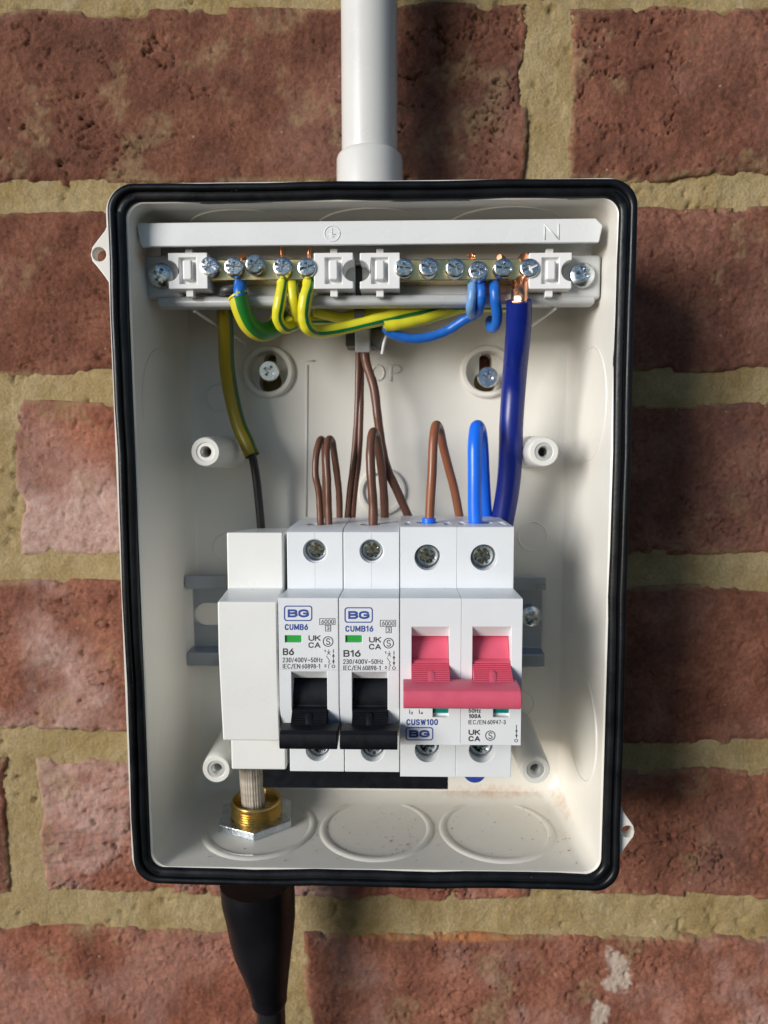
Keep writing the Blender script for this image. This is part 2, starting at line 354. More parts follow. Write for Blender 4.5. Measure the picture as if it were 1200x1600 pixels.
def text_mesh(body, bold=0.0):
    cu = bpy.data.curves.new('text', 'FONT'); cu.body = body; cu.offset = bold; cu.resolution_u = 3; cu.extrude = 0.0
    ob = bpy.data.objects.new('text', cu); C.objects.link(ob); bpy.context.view_layer.update()
    me = bpy.data.meshes.new_from_object(ob.evaluated_get(bpy.context.evaluated_depsgraph_get()))
    v = np.array([tuple(q.co) for q in me.vertices]); f = [tuple(p.vertices) for p in me.polygons]
    bpy.data.objects.remove(ob); bpy.data.curves.remove(cu); bpy.data.meshes.remove(me)
    v[:,0] = (v[:,0]-v[:,0].min())/(v[:,0].max()-v[:,0].min()); v[:,1] = (v[:,1]-v[:,1].min())/(v[:,1].max()-v[:,1].min())
    return v, f
def _arc(cx, cy, rx, ry, a0, a1, n=9):
    return [(cx+rx*math.cos(R_(a0+(a1-a0)*i/n)), cy+ry*math.sin(R_(a0+(a1-a0)*i/n))) for i in range(n+1)]
GL = {   # strokes in a unit box, y upwards; then the advance width relative to the height
 'A': ([[(0,0),(0.5,1),(1,0)],[(0.18,0.32),(0.82,0.32)]],0.68),
 'B': ([[(0,0),(0,1),(0.6,1)]+_arc(0.6,0.76,0.36,0.24,90,-90)+[(0,0.52)],[(0.6,0.52)]+_arc(0.62,0.26,0.38,0.26,90,-90)+[(0,0)]],0.60),
 'C': ([_arc(0.5,0.66,0.5,0.34,25,180,8)+_arc(0.5,0.34,0.5,0.34,180,335,8)],0.62),
 'E': ([[(1,0),(0,0),(0,1),(1,1)],[(0,0.52),(0.85,0.52)]],0.52),
 'G': ([_arc(0.5,0.66,0.5,0.34,25,180,8)+_arc(0.5,0.34,0.5,0.34,180,350,8)+[(1,0.48),(0.55,0.48)]],0.66),
 'H': ([[(0,0),(0,1)],[(1,0),(1,1)],[(0,0.52),(1,0.52)]],0.64),
 'I': ([[(0.5,0),(0.5,1)]],0.10),
 'K': ([[(0,0),(0,1)],[(1,1),(0.05,0.42)],[(0.35,0.6),(1,0)]],0.60),
 'M': ([[(0,0),(0,1),(0.5,0.15),(1,1),(1,0)]],0.82),
 'N': ([[(0,0),(0,1),(1,0),(1,1)]],0.64),
 'S': ([_arc(0.5,0.75,0.46,0.25,20,180,7)+_arc(0.5,0.75,0.46,0.25,180,270,4)[1:]+_arc(0.5,0.25,0.5,0.25,90,0,4)+_arc(0.5,0.25,0.5,0.25,0,-160,7)[1:]],0.58),
 'U': ([[(0,1),(0,0.34)]+_arc(0.5,0.34,0.5,0.34,180,360)+[(1,1)]],0.62),
 'V': ([[(0,1),(0.5,0),(1,1)]],0.66),
 'W': ([[(0,1),(0.25,0),(0.5,0.9),(0.75,0),(1,1)]],0.92),
 'z': ([[(0.05,0.68),(0.95,0.68),(0.05,0),(0.95,0)]],0.42),
 '0': ([_arc(0.5,0.66,0.5,0.34,0,180,8)+_arc(0.5,0.34,0.5,0.34,180,360,8)+[(1,0.66)]],0.54),
 '1': ([[(0.0,0.80),(0.8,1.0),(0.8,0)]],0.30),
 '2': ([_arc(0.5,0.71,0.48,0.29,170,-30,9)+[(0,0),(1,0)]],0.52),
 '3': ([_arc(0.48,0.76,0.45,0.24,160,-85,8),_arc(0.48,0.27,0.5,0.27,85,-160,9),[(0.3,0.53),(0.5,0.53)]],0.52),
 '4': ([[(0.75,0),(0.75,1),(0,0.28),(1,0.28)]],0.56),
 '5': ([[(0.92,1),(0.15,1),(0.08,0.5)]+_arc(0.48,0.31,0.5,0.31,120,-160,10)],0.52),
 '6': ([[(0.75,1),(0.2,0.58)]+_arc(0.5,0.32,0.5,0.32,150,510,16)],0.54),
 '7': ([[(0,1),(1,1),(0.35,0)]],0.50),
 '8': ([_arc(0.5,0.75,0.42,0.25,0,360,14),_arc(0.5,0.26,0.5,0.26,0,360,14)],0.54),
 '9': ([[(0.25,0),(0.8,0.42)]+_arc(0.5,0.68,0.5,0.32,-30,330,16)],0.54),
 '-': ([[(0,0.42),(1,0.42)]],0.30), '/': ([[(0,-0.08),(1,1)]],0.36), '~': ([[(0,0.38),(0.2,0.5),(0.45,0.45),(0.6,0.38),(0.8,0.36),(1,0.5)]],0.52),
}
class Print:
    """flat print on the plane y = Y, drawn with measured pixel boxes"""
    def __init__(s, Y, dx=0, dy=0): s.mb = MB(); s.Y = Y; s.dx = dx; s.dy = dy
    k_ = 0
    def p(s, x, y): q = at(x+s.dx, y+s.dy, s.Y); return (q[0], s.Y-0.05-0.0012*(s.k_ % 40), q[2])
    def text(s, t, x0, x1, y0, y1, bold=0.0):
        v, f = text_mesh(t, bold); a = s.p(x0, y1); b = s.p(x1, y0)
        s.mb.add([(a[0]+(b[0]-a[0])*q[0], s.Y-0.05, a[2]+(b[2]-a[2])*q[1]) for q in v], f); return s
    def stroke(s, t, x0, x1, y0, y1, w):
        """letters made of strokes w pixels wide, fitted between x0 and x1"""
        h = y1-y0; gp = w+0.13*h; k = (x1-x0-w-gp*(len(t)-1))/sum(GL[c][1] for c in t); x = x0+w/2
        for c in t:
            st, adv = GL[c]
            for L in st: s.line([(x+u*adv*k, y1-w/2-v*(h-w)) for u, v in L], w)
            x += adv*k+gp
        return s
    def poly(s, pts): s.k_ += 1; s.mb.add([s.p(*q) for q in pts], [tuple(range(len(pts)))]); return s
    def line(s, pts, w, closed=False):
        P = pts+[pts[0]] if closed else pts
        for (x0,y0),(x1,y1) in zip(P, P[1:]):
            L = math.hypot(x1-x0, y1-y0) or 1; nx, ny = -(y1-y0)/L*w/2, (x1-x0)/L*w/2; ex, ey = (x1-x0)/L*w/2*0.9, (y1-y0)/L*w/2*0.9
            s.poly([(x0+nx-ex,y0+ny-ey),(x1+nx+ex,y1+ny+ey),(x1-nx+ex,y1-ny+ey),(x0-nx-ex,y0-ny-ey)])
        return s
    def ring(s, cx, cy, r, w, n=28, a0=0, a1=360):
        k = len(s.mb.v); m = n+1
        for i in range(m):
            a = R_(a0+(a1-a0)*i/n)
            s.mb.v.append(s.p(cx+(r-w/2)*math.cos(a), cy+(r-w/2)*math.sin(a))); s.mb.v.append(s.p(cx+(r+w/2)*math.cos(a), cy+(r+w/2)*math.sin(a)))
        for i in range(n): s.mb.f.append((k+2*i, k+2*i+1, k+2*i+3, k+2*i+2))
        return s
    def rrect(s, x0, x1, y0, y1, r, w):
        pts = []
        for cx, cy, a in ((x1-r,y0+r,-90),(x1-r,y1-r,0),(x0+r,y1-r,90),(x0+r,y0+r,180)):
            for k in range(5): t = R_(a+90*k/4); pts.append((cx+r*math.cos(t), cy+r*math.sin(t)))
        return s.line(pts, w, True)
    def obj(s, name, m, parent): return s.mb.obj(name, m, parent)

# ------------------------------------------------------------------ numpy noise for the masonry
def vnoise(x, y, seed):
    r = np.random.default_rng(seed).random((256, 256)); xi = np.floor(x).astype(int); yi = np.floor(y).astype(int)
    fx = x-xi; fy = y-yi; fx = fx*fx*fx*(fx*(fx*6-15)+10); fy = fy*fy*fy*(fy*(fy*6-15)+10)
    g = lambda a, b: r[a % 256, b % 256]
    return (g(xi,yi)*(1-fx)+g(xi+1,yi)*fx)*(1-fy)+(g(xi,yi+1)*(1-fx)+g(xi+1,yi+1)*fx)*fy
def fbm(x, y, sc, seed, octv=5, gain=0.5):
    t = 0; a = 1; s = 0
    for k in range(octv):
        c, d = math.cos(k*1.3+seed), math.sin(k*1.3+seed); q = 2**k/sc
        t = t + a*vnoise((x*c-y*d)*q+37*k+900, (x*d+y*c)*q+11*k+900, seed*13+k); s += a; a *= gain
    return t/s
def smooth(a, b, x):
    t = np.clip((x-a)/(b-a), 0, 1); return t*t*(3-2*t)

# ------------------------------------------------------------------ the brick wall
wall = empty('brick_wall', (0, 0, -240), 'old red brick wall with wide ochre mortar joints behind the open box', 'wall')

RECTS = []
def brick(x0, x1, z0, z1, seed, tone=(1,1,1), pale=0.0, pale_f=None, smear_f=None, orange_f=None, rough=1.0, crack=0.5, step=0.62, edge=1.0):
    RECTS.append((x0, x1, z0, z1)); nx = int((x1-x0)/step); nz = int((z1-z0)/step)
    U, W = np.meshgrid(np.linspace(0,1,nx+1), np.linspace(0,1,nz+1), indexing='ij')
    X = x0+(x1-x0)*U; Z = z0+(z1-z0)*W
    # uneven arrises
    ex = (fbm(Z, Z*0+seed, 22, seed+1, 4, 0.42)-0.5)*4.6*edge; ex2 = (fbm(Z, Z*0+seed, 22, seed+2, 4, 0.42)-0.5)*4.6*edge
    ez = (fbm(X, X*0+seed, 30, seed+3, 4, 0.42)-0.5)*4.2*edge; ez2 = (fbm(X, X*0+seed, 30, seed+4, 4, 0.42)-0.5)*4.2*edge
    fl = lambda t: (1-t)**6; fr = lambda t: t**6
    X2 = X + ex*np.clip(1-(X-x0)/9,0,1)+ex2*np.clip(1-(x1-X)/9,0,1); Z2 = Z + ez*np.clip(1-(Z-z0)/9,0,1)+ez2*np.clip(1-(z1-Z)/9,0,1)
    d = np.minimum(np.minimum(X-x0, x1-X), np.minimum(Z-z0, z1-Z))
    corner = np.minimum(np.hypot(np.clip(7-(X-x0),0,7), np.clip(7-(Z-z0),0,7)), 7)
    big = (fbm(X2, Z2, 46, seed+5, 3)-0.5)*2.6
    mid = (fbm(X2, Z2, 9, seed+6, 5, 0.64)-0.5)*1.1*rough
    rid = 1-np.abs(fbm(X2*0.75, Z2*1.1, 17, seed+7, 5, 0.58)-0.5)*2          # thin valleys where it crosses one half
    msk = smooth(0.44, 0.66, fbm(X2, Z2, 32, seed+8, 3))
    cr = smooth(0.975, 0.998, rid)*msk*1.9*crack
    rid2 = 1-np.abs(fbm(X2*0.45, Z2*1.8, 12, seed+17, 5, 0.62)-0.5)*2
    cr2 = smooth(0.972, 0.998, rid2)*smooth(0.5, 0.68, fbm(X2, Z2, 24, seed+18, 3))*1.3*crack
    pit = smooth(0.70, 0.80, fbm(X2, Z2, 3.4, seed+9, 3))*0.8*smooth(0.42, 0.62, fbm(X2, Z2, 28, seed+10, 2))*rough
    fine = (fbm(X2, Z2, 2.2, seed+11, 3, 0.7)-0.5)*0.95*rough
    chip = smooth(0.58, 0.72, fbm(X2, Z2, 13, seed+12, 3))
    lam = (fbm(X2*0.35+Z2*0.15, Z2*1.5-X2*0.12, 6, seed+21, 4, 0.6)-0.5)*1.5*smooth(0.5,0.7,fbm(X2,Z2,40,seed+22,2))*rough
    rnd = np.clip(1-d/(2.2+3.5*chip), 0, 1)**2*(1.5+2.4*chip)
    Y = -(big+mid+fine+lam) + cr + cr2 + pit + rnd - 0.35
    tot = (nx+1)*(nz+1); V = np.stack([X2, Y, Z2], -1).reshape(-1, 3)
    idx = np.arange(tot).reshape(nx+1, nz+1)
    F = np.stack([idx[:-1,:-1], idx[1:,:-1], idx[1:,1:], idx[:-1,1:]], -1).reshape(-1, 4)
    rim = np.concatenate([idx[:,0], idx[-1,1:], idx[-2::-1,-1], idx[0,-2:0:-1]])
    back = V[rim].copy(); back[:,1] = 16; V = np.vstack([V, back]); k = len(rim); a = rim; b = np.roll(rim, -1); c = tot+np.roll(np.arange(k), -1); e = tot+np.arange(k)
    F = np.vstack([F, np.stack([b, a, e, c], -1)])
    cen = np.array([(x0+x1)/2, 0, (z0+z1)/2])
    me = bpy.data.meshes.new('brick'); me.from_pydata(((V-cen)*S).tolist(), [], F.tolist()); me.materials.append(BRICK)
    me.shade_smooth()
    pv = np.zeros(len(V)); sv = np.zeros(len(V))
    pf = pale*smooth(0.40, 0.72, fbm(X2, Z2, 38, seed+14, 5, 0.6))
    if pale_f is not None: pf = np.clip(pf+pale_f(X2, Z2), 0, 1)
    pv[:tot] = pf.reshape(-1)
    if smear_f is not None: sv[:tot] = np.clip(smear_f(X2, Z2), 0, 1).reshape(-1)
    at1 = me.attributes.new('pale', 'FLOAT', 'POINT'); at1.data.foreach_set('value', pv)
    at2 = me.attributes.new('smear', 'FLOAT', 'POINT'); at2.data.foreach_set('value', sv)
    jv = np.zeros(len(V)); jv[:tot] = (smooth(3.2, 0.2, d)*0.75*smooth(0.35, 0.6, fbm(X2, Z2, 14, seed+31, 4)) + 0.5*smooth(0.60, 0.74, fbm(X2, Z2, 20, seed+32, 5, 0.6))).clip(0, 1).reshape(-1)
    at4 = me.attributes.new('joint', 'FLOAT', 'POINT'); at4.data.foreach_set('value', jv)
    if orange_f is not None:
        ov = np.zeros(len(V)); ov[:tot] = np.clip(orange_f(X2, Z2), 0, 1).reshape(-1); at3 = me.attributes.new('orange', 'FLOAT', 'POINT'); at3.data.foreach_set('value', ov)
    o = bpy.data.objects.new('brick', me); C.objects.link(o); o.parent = wall; o.location = Vector(cen)*S - wall.location
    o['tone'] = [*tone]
    return o

def blob(cx, cz, rx, rz, seed, soft=0.35):
    def f(X, Z):
        q = np.hypot((X-cx)/rx, (Z-cz)/rz) + (fbm(X, Z, 7, seed, 4, 0.65)-0.5)*1.9
        return smooth(1.0, 1.0-soft, q)
    return f
pA = at(968, 1518, 0); pB = at(940, 1580, 0)
splA = blob(pA[0], pA[2], 7.5, 9, 71); splB = blob(pB[0]-1, pB[2]-2, 5, 10, 72)
splash = lambda X, Z: np.clip(splA(X, Z)+splB(X, Z), 0, 1)*0.85
pP = at(150, 790, 0)
bloom3 = lambda X, Z: smooth(24, 4, Z-0*X+(fbm(X, Z, 16, 81, 4)-0.5)*22)*0.95*(1-smooth(-95,-60,X))
# z of the courses follows the joints seen in the photograph
R1 = (134.2, 200.4); R2 = (59.8, 124.2); R3 = (-13.4, 49.6); R4 = (-89.5, -25.0); R5 = (-162.5, -101.8); R6 = (-243, -177.6)
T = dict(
 a=(0.76,0.73,0.70), b=(0.82,0.76,0.72), c=(1.12,1.02,0.98), d=(1.18,1.12,1.1), e=(1.05,0.98,0.96), f=(1.1,1.05,1.0))  # brick tones; top courses darker and lower left brighter to imitate light falloff
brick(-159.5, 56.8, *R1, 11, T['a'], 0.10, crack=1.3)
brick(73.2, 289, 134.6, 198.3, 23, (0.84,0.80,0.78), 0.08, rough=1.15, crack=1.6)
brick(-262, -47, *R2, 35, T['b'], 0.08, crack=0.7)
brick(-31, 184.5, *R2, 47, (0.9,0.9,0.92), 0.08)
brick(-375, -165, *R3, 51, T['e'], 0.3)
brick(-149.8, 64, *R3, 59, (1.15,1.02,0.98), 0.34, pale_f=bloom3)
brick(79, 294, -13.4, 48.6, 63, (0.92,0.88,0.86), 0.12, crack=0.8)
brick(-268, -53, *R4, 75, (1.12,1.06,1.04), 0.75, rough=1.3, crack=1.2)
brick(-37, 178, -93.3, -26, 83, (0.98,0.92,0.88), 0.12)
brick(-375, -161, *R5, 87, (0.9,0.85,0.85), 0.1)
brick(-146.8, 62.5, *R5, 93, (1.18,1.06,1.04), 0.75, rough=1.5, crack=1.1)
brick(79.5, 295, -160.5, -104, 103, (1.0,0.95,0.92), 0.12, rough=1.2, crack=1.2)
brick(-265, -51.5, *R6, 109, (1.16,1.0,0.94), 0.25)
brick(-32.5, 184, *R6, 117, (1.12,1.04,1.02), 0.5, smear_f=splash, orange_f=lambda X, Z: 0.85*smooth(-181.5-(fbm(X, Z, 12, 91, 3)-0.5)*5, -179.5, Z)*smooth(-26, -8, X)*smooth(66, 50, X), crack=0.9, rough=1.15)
# courses just outside the frame
brick(-265, -50, 209, 274, 131, T['a'], 0.1, step=2); brick(-34, 182, 209, 274, 137, T['a'], 0.1, step=2)
for k, (xa, xb, rw) in enumerate([(-391,-172,R1),(200,414,R2),(194,409,R4),(-478,-278,R2),(-484,-284,R4),(-481,-281,R6),(200,415,R6)]):
    brick(xa, xb, *rw, 150+k*7, T['b'], 0.1, step=2.5)
for k, (xa, xb) in enumerate([(-375,-165),(-150,64),(79,294)]): brick(xa, xb, -320, -252, 210+k*7, T['b'], 0.1, step=2.5)

def mortar_sheet():
    x0, x1, z0, z1, st = -235, 235, -262, 240, 1.0
    xs = np.arange(x0, x1+st, st); zs = np.arange(z0, z1+st, st); X, Z = np.meshgrid(xs, zs, indexing='ij')
    Y = 1.15 - (fbm(X, Z, 24, 301, 3)-0.5)*2.2 - (fbm(X, Z, 5, 302, 4, 0.6)-0.5)*0.8 - (fbm(X, Z, 1.9, 303, 3, 0.7)-0.5)*0.8
    for (a0, a1, b0, b1) in RECTS:
        dd = np.minimum(np.minimum(X-a0, a1-X), np.minimum(Z-b0, b1-Z)); Y = Y+smooth(2.5, 6, dd)*9
    pit = smooth(0.68, 0.8, fbm(X, Z, 4, 305, 3))*1.5*smooth(0.5, 0.65, fbm(X, Z, 30, 306, 2)); Y = Y+pit
    V = np.stack([X, Y, Z], -1).reshape(-1, 3); nx, nz = X.shape; idx = np.arange(nx*nz).reshape(nx, nz)
    F = np.stack([idx[:-1,:-1], idx[1:,:-1], idx[1:,1:], idx[:-1,1:]], -1).reshape(-1, 4)
    me = bpy.data.meshes.new('mortar'); me.from_pydata((V*S).tolist(), [], F.tolist()); me.materials.append(MORTAR); me.shade_smooth()
    o = bpy.data.objects.new('mortar', me); C.objects.link(o); o.parent = wall; o.location = -wall.location
mortar_sheet()
box(-520, 520, 12, 30, -340, 300).obj('wall_core', MORTAR, wall)

# ------------------------------------------------------------------ the enclosure
enc = empty('electrical_enclosure', (0, -2, -116), 'open white plastic consumer unit box with black rim gasket on the brick wall', 'electrical box')
OUT = dict(xl=(-81.4,-82.8), xr=(80.6,80.3), zb=-116.3, zt=111.0)    # (bottom, top) positions of the gasket's outer edge
INN = dict(xl=(-75.5,-77.0), xr=(74.4,75.1), zb=-111.0, zt=106.0)
OUTL = dict(OUT, xl=(OUT['xl'][0]-1.25, OUT['xl'][1]-1.1), zt=OUT['zt']+0.9, zb=OUT['zb']-0.4)
def rq(q, ins, r, Y, n=10, side=14, wav=0.0, seed=0):
    xlb, xlt = q['xl'][0]+ins, q['xl'][1]+ins; xrb, xrt = q['xr'][0]-ins, q['xr'][1]-ins; zb, zt = q['zb']+ins, q['zt']-ins
    def xl(z): t = (z-zb)/(zt-zb); return xlb+(xlt-xlb)*t
    def xr(z): t = (z-zb)/(zt-zb); return xrb+(xrt-xrb)*t
    P = []
    for cx, cz, a in ((xl(zb)+r, zb+r, 180), (xr(zb)-r, zb+r, 270), (xr(zt)-r, zt-r, 0), (xl(zt)+r, zt-r, 90)):
        for k in range(n+1): t = R_(a+90*k/n); P.append((cx+r*math.cos(t), cz+r*math.sin(t)))
    out = []
    for i in range(len(P)):
        out.append(P[i])
        if i % (n+1) == n:
            a, b = P[i], P[(i+1) % len(P)]
            for k in range(1, side): out.append((a[0]+(b[0]-a[0])*k/side, a[1]+(b[1]-a[1])*k/side))
    res = []
    for i, (x, z) in enumerate(out):
        w = wav*(math.sin(x*0.11+seed)+math.sin(z*0.083+seed*2)+0.5*math.sin(x*0.23+z*0.19+seed))
        res.append((x+w, Y+w*0.5, z+w))
    return res
def loft(loops, close_last=True, ring=False):
    n = len(loops[0]); mb = MB(); V = [p for L in loops for p in L]; F = []
    m = len(loops)
    for j in range(m if ring else m-1):
        k = (j+1) % m
        F += [(j*n+i, j*n+(i+1)%n, k*n+(i+1)%n, k*n+i) for i in range(n)]
    if close_last: F.append(tuple((m-1)*n+i for i in range(n)))
    if close_last and not ring: F.append(tuple(range(n-1, -1, -1)))
    return mb.add(V, F)
BACKY = -12.0
shell_loops = [rq(OUT, 3.0, 8, -1.5), rq(OUT, 0.6, 8, -30), rq(OUTL, 0.3, 8.4, -52), rq(OUTL, -0.25, 8.8, -53), rq(OUTL, -0.3, 8.8, -59.6), rq(OUTL, 0.0, 8.6, -60.2),
    rq(OUT, 0.5, 8, -60.2), rq(OUT, 0.8, 8, -57), rq(INN, -0.9, 6, -57), rq(INN, -0.6, 6, -60.8), rq(INN, -0.2, 5.6, -61.4), rq(INN, 0.35, 5.4, -61.0),
    rq(INN, 0.5, 5.6, -59), rq(INN, 0.9, 7.5, -20), rq(INN, 1.8, 8.5, -15.2), rq(INN, 3.4, 9.5, BACKY-0.7), rq(INN, 5.6, 10.5, BACKY)]
body = loft(shell_loops).obj('body', BODY, enc, smooth=28)
# keyholes: round pocket and keyhole slot, cut right through the back
kh = [at(420, 581, BACKY), at(760, 581, BACKY)]
cutters = []
for (kx, _, kz) in kh:
    cutters.append(tmp(MB().lathe([(7.6, -5), (7.6, 3.2)], (kx, BACKY, kz))))
    cutters.append(tmp(MB().lathe([(4.4, -5), (4.4, 20)], (kx, BACKY, kz-3.6))))
    cutters.append(tmp(box(kx-2.5, kx+2.5, BACKY-5, BACKY+20, kz-3, kz+5.0)))
    cutters.append(tmp(MB().lathe([(2.495, -5), (2.495, 20)], (kx, BACKY, kz+5.0), n=24)))
cut(body, cutters)
for (kx, _, kz) in kh:
    MB().lathe([(7.7, 1), (7.7, -1.8), (8.1, -2.3), (9.3, -2.3), (9.9, -1.7), (10.3, 0.6)], (kx, BACKY, kz), n=48, caps=False).obj('keyhole_boss', BODY, enc)
# gasket
def gasket(name, prof):
    loops = [rq(OUT, i, max(2, 8-i*0.55), y, wav=0.17, seed=3) for i, y in prof]
    return loft(loops, False, True).obj(name, RUBBER, enc, smooth=60)
gasket('gasket', [(0.1,-57.5),(-0.1,-62.0),(0.2,-62.6),(0.9,-62.9),(1.9,-62.8),(2.2,-62.3),(2.35,-61.6),(2.7,-61.5),(2.9,-62.1),(3.2,-62.6),(4.7,-62.5),(5.3,-61.8),(5.45,-60.5),(5.2,-57.5)])
# mounting ears
def ear(px, py, side, label):
    x, y, z = at(px, py, -60)
    base = -81.6 if side < 0 else 79.6
    prof = []
    w = abs(x-base)
    pts = [(0,15),(0.16,12.5),(0.36,8.5),(0.72,4.6),(0.93,2.2),(1.0,-0.4),(0.94,-2.8),(0.72,-5.2),(0.42,-8.8),(0.16,-12.5),(0,-14)]
    prof = [(base+side*w*u, z+v*(0.82 if side<0 else 0.75)) for u, v in pts] + [(base-side*2, z-12), (base-side*2, z+12)]
    o = MB().prism_y(prof, -60.8, -57).obj('mounting_ear', BODY, enc)
    cut(o, [tmp(MB().lathe([(2.1,-10),(2.1,10)], (base+side*w*0.62, -58, z-0.3), n=24))])
    add_bevel(o, 0.9, 3)
ear(143, 397, -1, ''); ear(990, 1296, 1, '')
# knock-outs: thin raised rings on floor, side walls, top and back
def ring(axis, c, r, name='knockout_ring', w=0.55, h=0.32, sq=1.0, n=64):
    o = MB(); prof = [(-w,-0.6),(-w*0.5,h*0.8),(0,h),(w*0.5,h*0.8),(w,-0.6)]; c = Vector(c); V = []; F = []
    for dr, dh in prof:
        for i in range(n):
            a = 2*math.pi*i/n; p, q = (r+dr)*math.cos(a), (r+dr)*math.sin(a)*sq
            if axis == 'floor': V.append((c.x+p, c.y+q, c.z+dh))
            elif axis == 'top': V.append((c.x+p, c.y+q, c.z-dh))
            elif axis == 'left': V.append((c.x+dh, c.y+p, c.z+q))
            elif axis == 'right': V.append((c.x-dh, c.y+p, c.z+q))
            else: V.append((c.x+p, c.y-dh, c.z+q))
    for j in range(len(prof)-1): F += [(j*n+i, j*n+(i+1)%n, (j+1)*n+(i+1)%n, (j+1)*n+i) for i in range(n)]
    return o.add(V, F).obj(name, BODY, enc, smooth=60)
for cx in (-44.2, -0.6, 43.6): ring('floor', (cx, -36.0, -110.45), 19.8, w=2.3, h=0.55)
for cz in (45, -78): ring('left', (-75.4 if cz < 0 else -76.1, -36, cz), 19.5)
for cz in (45, -70): ring('right', (73.8 if cz < 0 else 74.3, -36, cz), 19.5)
for cx in (-44.2, -0.6, 43.6): ring('top', (cx, -36.5, 105.3), 19.6)
rc = at(597, 768, BACKY)
MB().lathe([(9.4, 0.5), (9.3, -1.1), (8.8, -1.5), (7.6, -1.5), (7.2, -1.1), (7.1, 0.4)], (rc[0], BACKY, rc[2]), n=56, caps=False).obj('knockout_boss', BODY, enc)
for px, py, r in ((344, 622, 5.2), (355, 856, 5.6), (832, 838, 5.6), (815, 1100, 5)):
    q = at(px, py, BACKY); ring('back', (q[0], BACKY, q[2]), r, w=0.4, h=0.3)
# raised drawing of the level line and the letters TOP on the back
pr = Print(BACKY); pr.line([(480,572),(478,806)], 3.5); pr.line([(470,564),(491,564)], 2.5)
lv = pr.obj('level_mark', BODY, enc)
md = lv.modifiers.new('thick', 'SOLIDIFY'); md.thickness = 0.5*S; md.offset = 0
for ch, x0, x1 in (('T', 556, 575), ('O', 580, 602), ('P', 608, 628)):
    pr = Print(BACKY); pr.text(ch, x0, x1, 569, 596); o = pr.obj('raised_letter', BODY, enc)
    md = o.modifiers.new('thick', 'SOLIDIFY'); md.thickness = 0.5*S; md.offset = 0
# lid posts with threaded brass inserts
for px, py in ((321,706),(850,706),(338,1202),(837,1203)):
    ty = -48 if py < 1000 else -50
    x, y, z = at(px, py, ty)
    p = MB().lathe([(6.2, -ty+BACKY+0.5), (5.2, 3), (4.95, 0.5), (4.6, 0), (3.2, 0), (2.9, 0.6)], (x, ty, z), n=40, caps=False)
    po = p.obj('lid_post', POSTW, enc)
    MB().lathe([(3.1, 0.35), (2.0, 0.35), (1.85, 0.7), (1.85, 1.2), (1.65, 1.6), (1.85, 2.0), (1.65, 2.4), (1.85, 2.8), (1.65, 3.2), (1.6, 9)], (x, ty, z), n=32, caps=False).obj('threaded_insert', INSERT, po)
    MB().lathe([(1.75, 9), (0.02, 9.01)], (x, ty, z), n=20, caps=False).obj('insert_bottom', HOLE, po)

# ------------------------------------------------------------------ screws
def screw_mesh(name, r, h, kind='pozi', m=ZINC):
    """head looking towards -y with its face at y = -h"""
    if kind == 'csk': prof = [(r*0.5, 3.5), (r*0.95, -h*0.3), (r, -h*0.55), (r*0.97, -h*0.8), (r*0.9, -h)]
    elif kind == 'pan': prof = [(r*0.6, 1.5), (r, 0), (r, -h*0.35), (r*0.93, -h*0.7), (r*0.72, -h*0.95), (r*0.4, -h*1.03)]
    else: prof = [(r*0.99, 4.0), (r*0.99, -h*0.6), (r*0.93, -h*0.88), (r*0.82, -h)]
    o = MB().lathe(prof, (0,0,0), n=40).obj(name, m)
    o.location = (0,0,0)
    me = o.data
    off = np.array([ (min(q[1] for q in [(0,p[1]) for p in prof])+max(p[1] for p in prof))/2 ])[0]
    for v in me.vertices: v.co.y += off*S
    cs = []
    def bar(w, L, dep, ang, taper=0.6):
        V = []
        for (yy, k) in ((-h-1, 1.0), (-h+dep, taper)):
            for sx, sz in ((-1,-1),(1,-1),(1,1),(-1,1)):
                x, z = sx*L/2*k, sz*w/2*k; a = R_(ang); V.append((x*math.cos(a)-z*math.sin(a), yy, x*math.sin(a)+z*math.cos(a)))
        return tmp(MB().add(V, [(0,1,2,3),(7,6,5,4),(0,1,5,4),(1,2,6,5),(2,3,7,6),(3,0,4,7)]))
    if kind == 'slotpozi':
        cs = [bar(r*0.34, r*1.75, 1.3, 0, 0.85), bar(r*0.34, r*1.45, 1.5, 90, 0.6), bar(r*0.5, r*0.5, 1.8, 45, 0.6), bar(r*0.12, r*1.55, 0.5, 45, 0.9), bar(r*0.12, r*1.55, 0.5, -45, 0.9)]
    else:
        cs = [bar(r*0.34, r*1.25, 1.8, 0), bar(r*0.34, r*1.25, 1.8, 90), bar(r*0.5, r*0.5, 2.0, 45), bar(r*0.07, r*1.3, 0.25, 45, 0.95), bar(r*0.07, r*1.3, 0.25, -45, 0.95)]
    cut(o, cs); me = o.data; finish(me, 30); bpy.data.objects.remove(o); return me
TERM = screw_mesh('terminal_screw', 3.15, 1.2, 'slotpozi')
CSK = screw_mesh('wood_screw', 3.9, 1.4, 'csk')
PAN = screw_mesh('pan_screw', 4.3, 2.0, 'pan')
MOD = screw_mesh('clamp_screw', 3.3, 1.2, 'slotpozi', DZINC)
def put(me, name, loc, ang, parent=None, scale=1.0, tilt=0.0, label=None, cat='screw', group=None):
    o = bpy.data.objects.new(name, me); C.objects.link(o); o.location = Vector(loc)*S
    if parent is not None: o.parent = parent; o.location = Vector(loc)*S - root_loc(parent)
    o.rotation_euler = (R_(tilt), R_(ang), R_(tilt*0.7)); o.scale = (scale,)*3
    if label: tag(o, label, cat, group)
    return o
q = at(421, 580, -16.2); put(CSK, 'wall_screw', q, 33, label='bright countersunk screw in the left keyhole, beside the yellow-green sleeve', tilt=2, group='screws fixing the box to the wall')
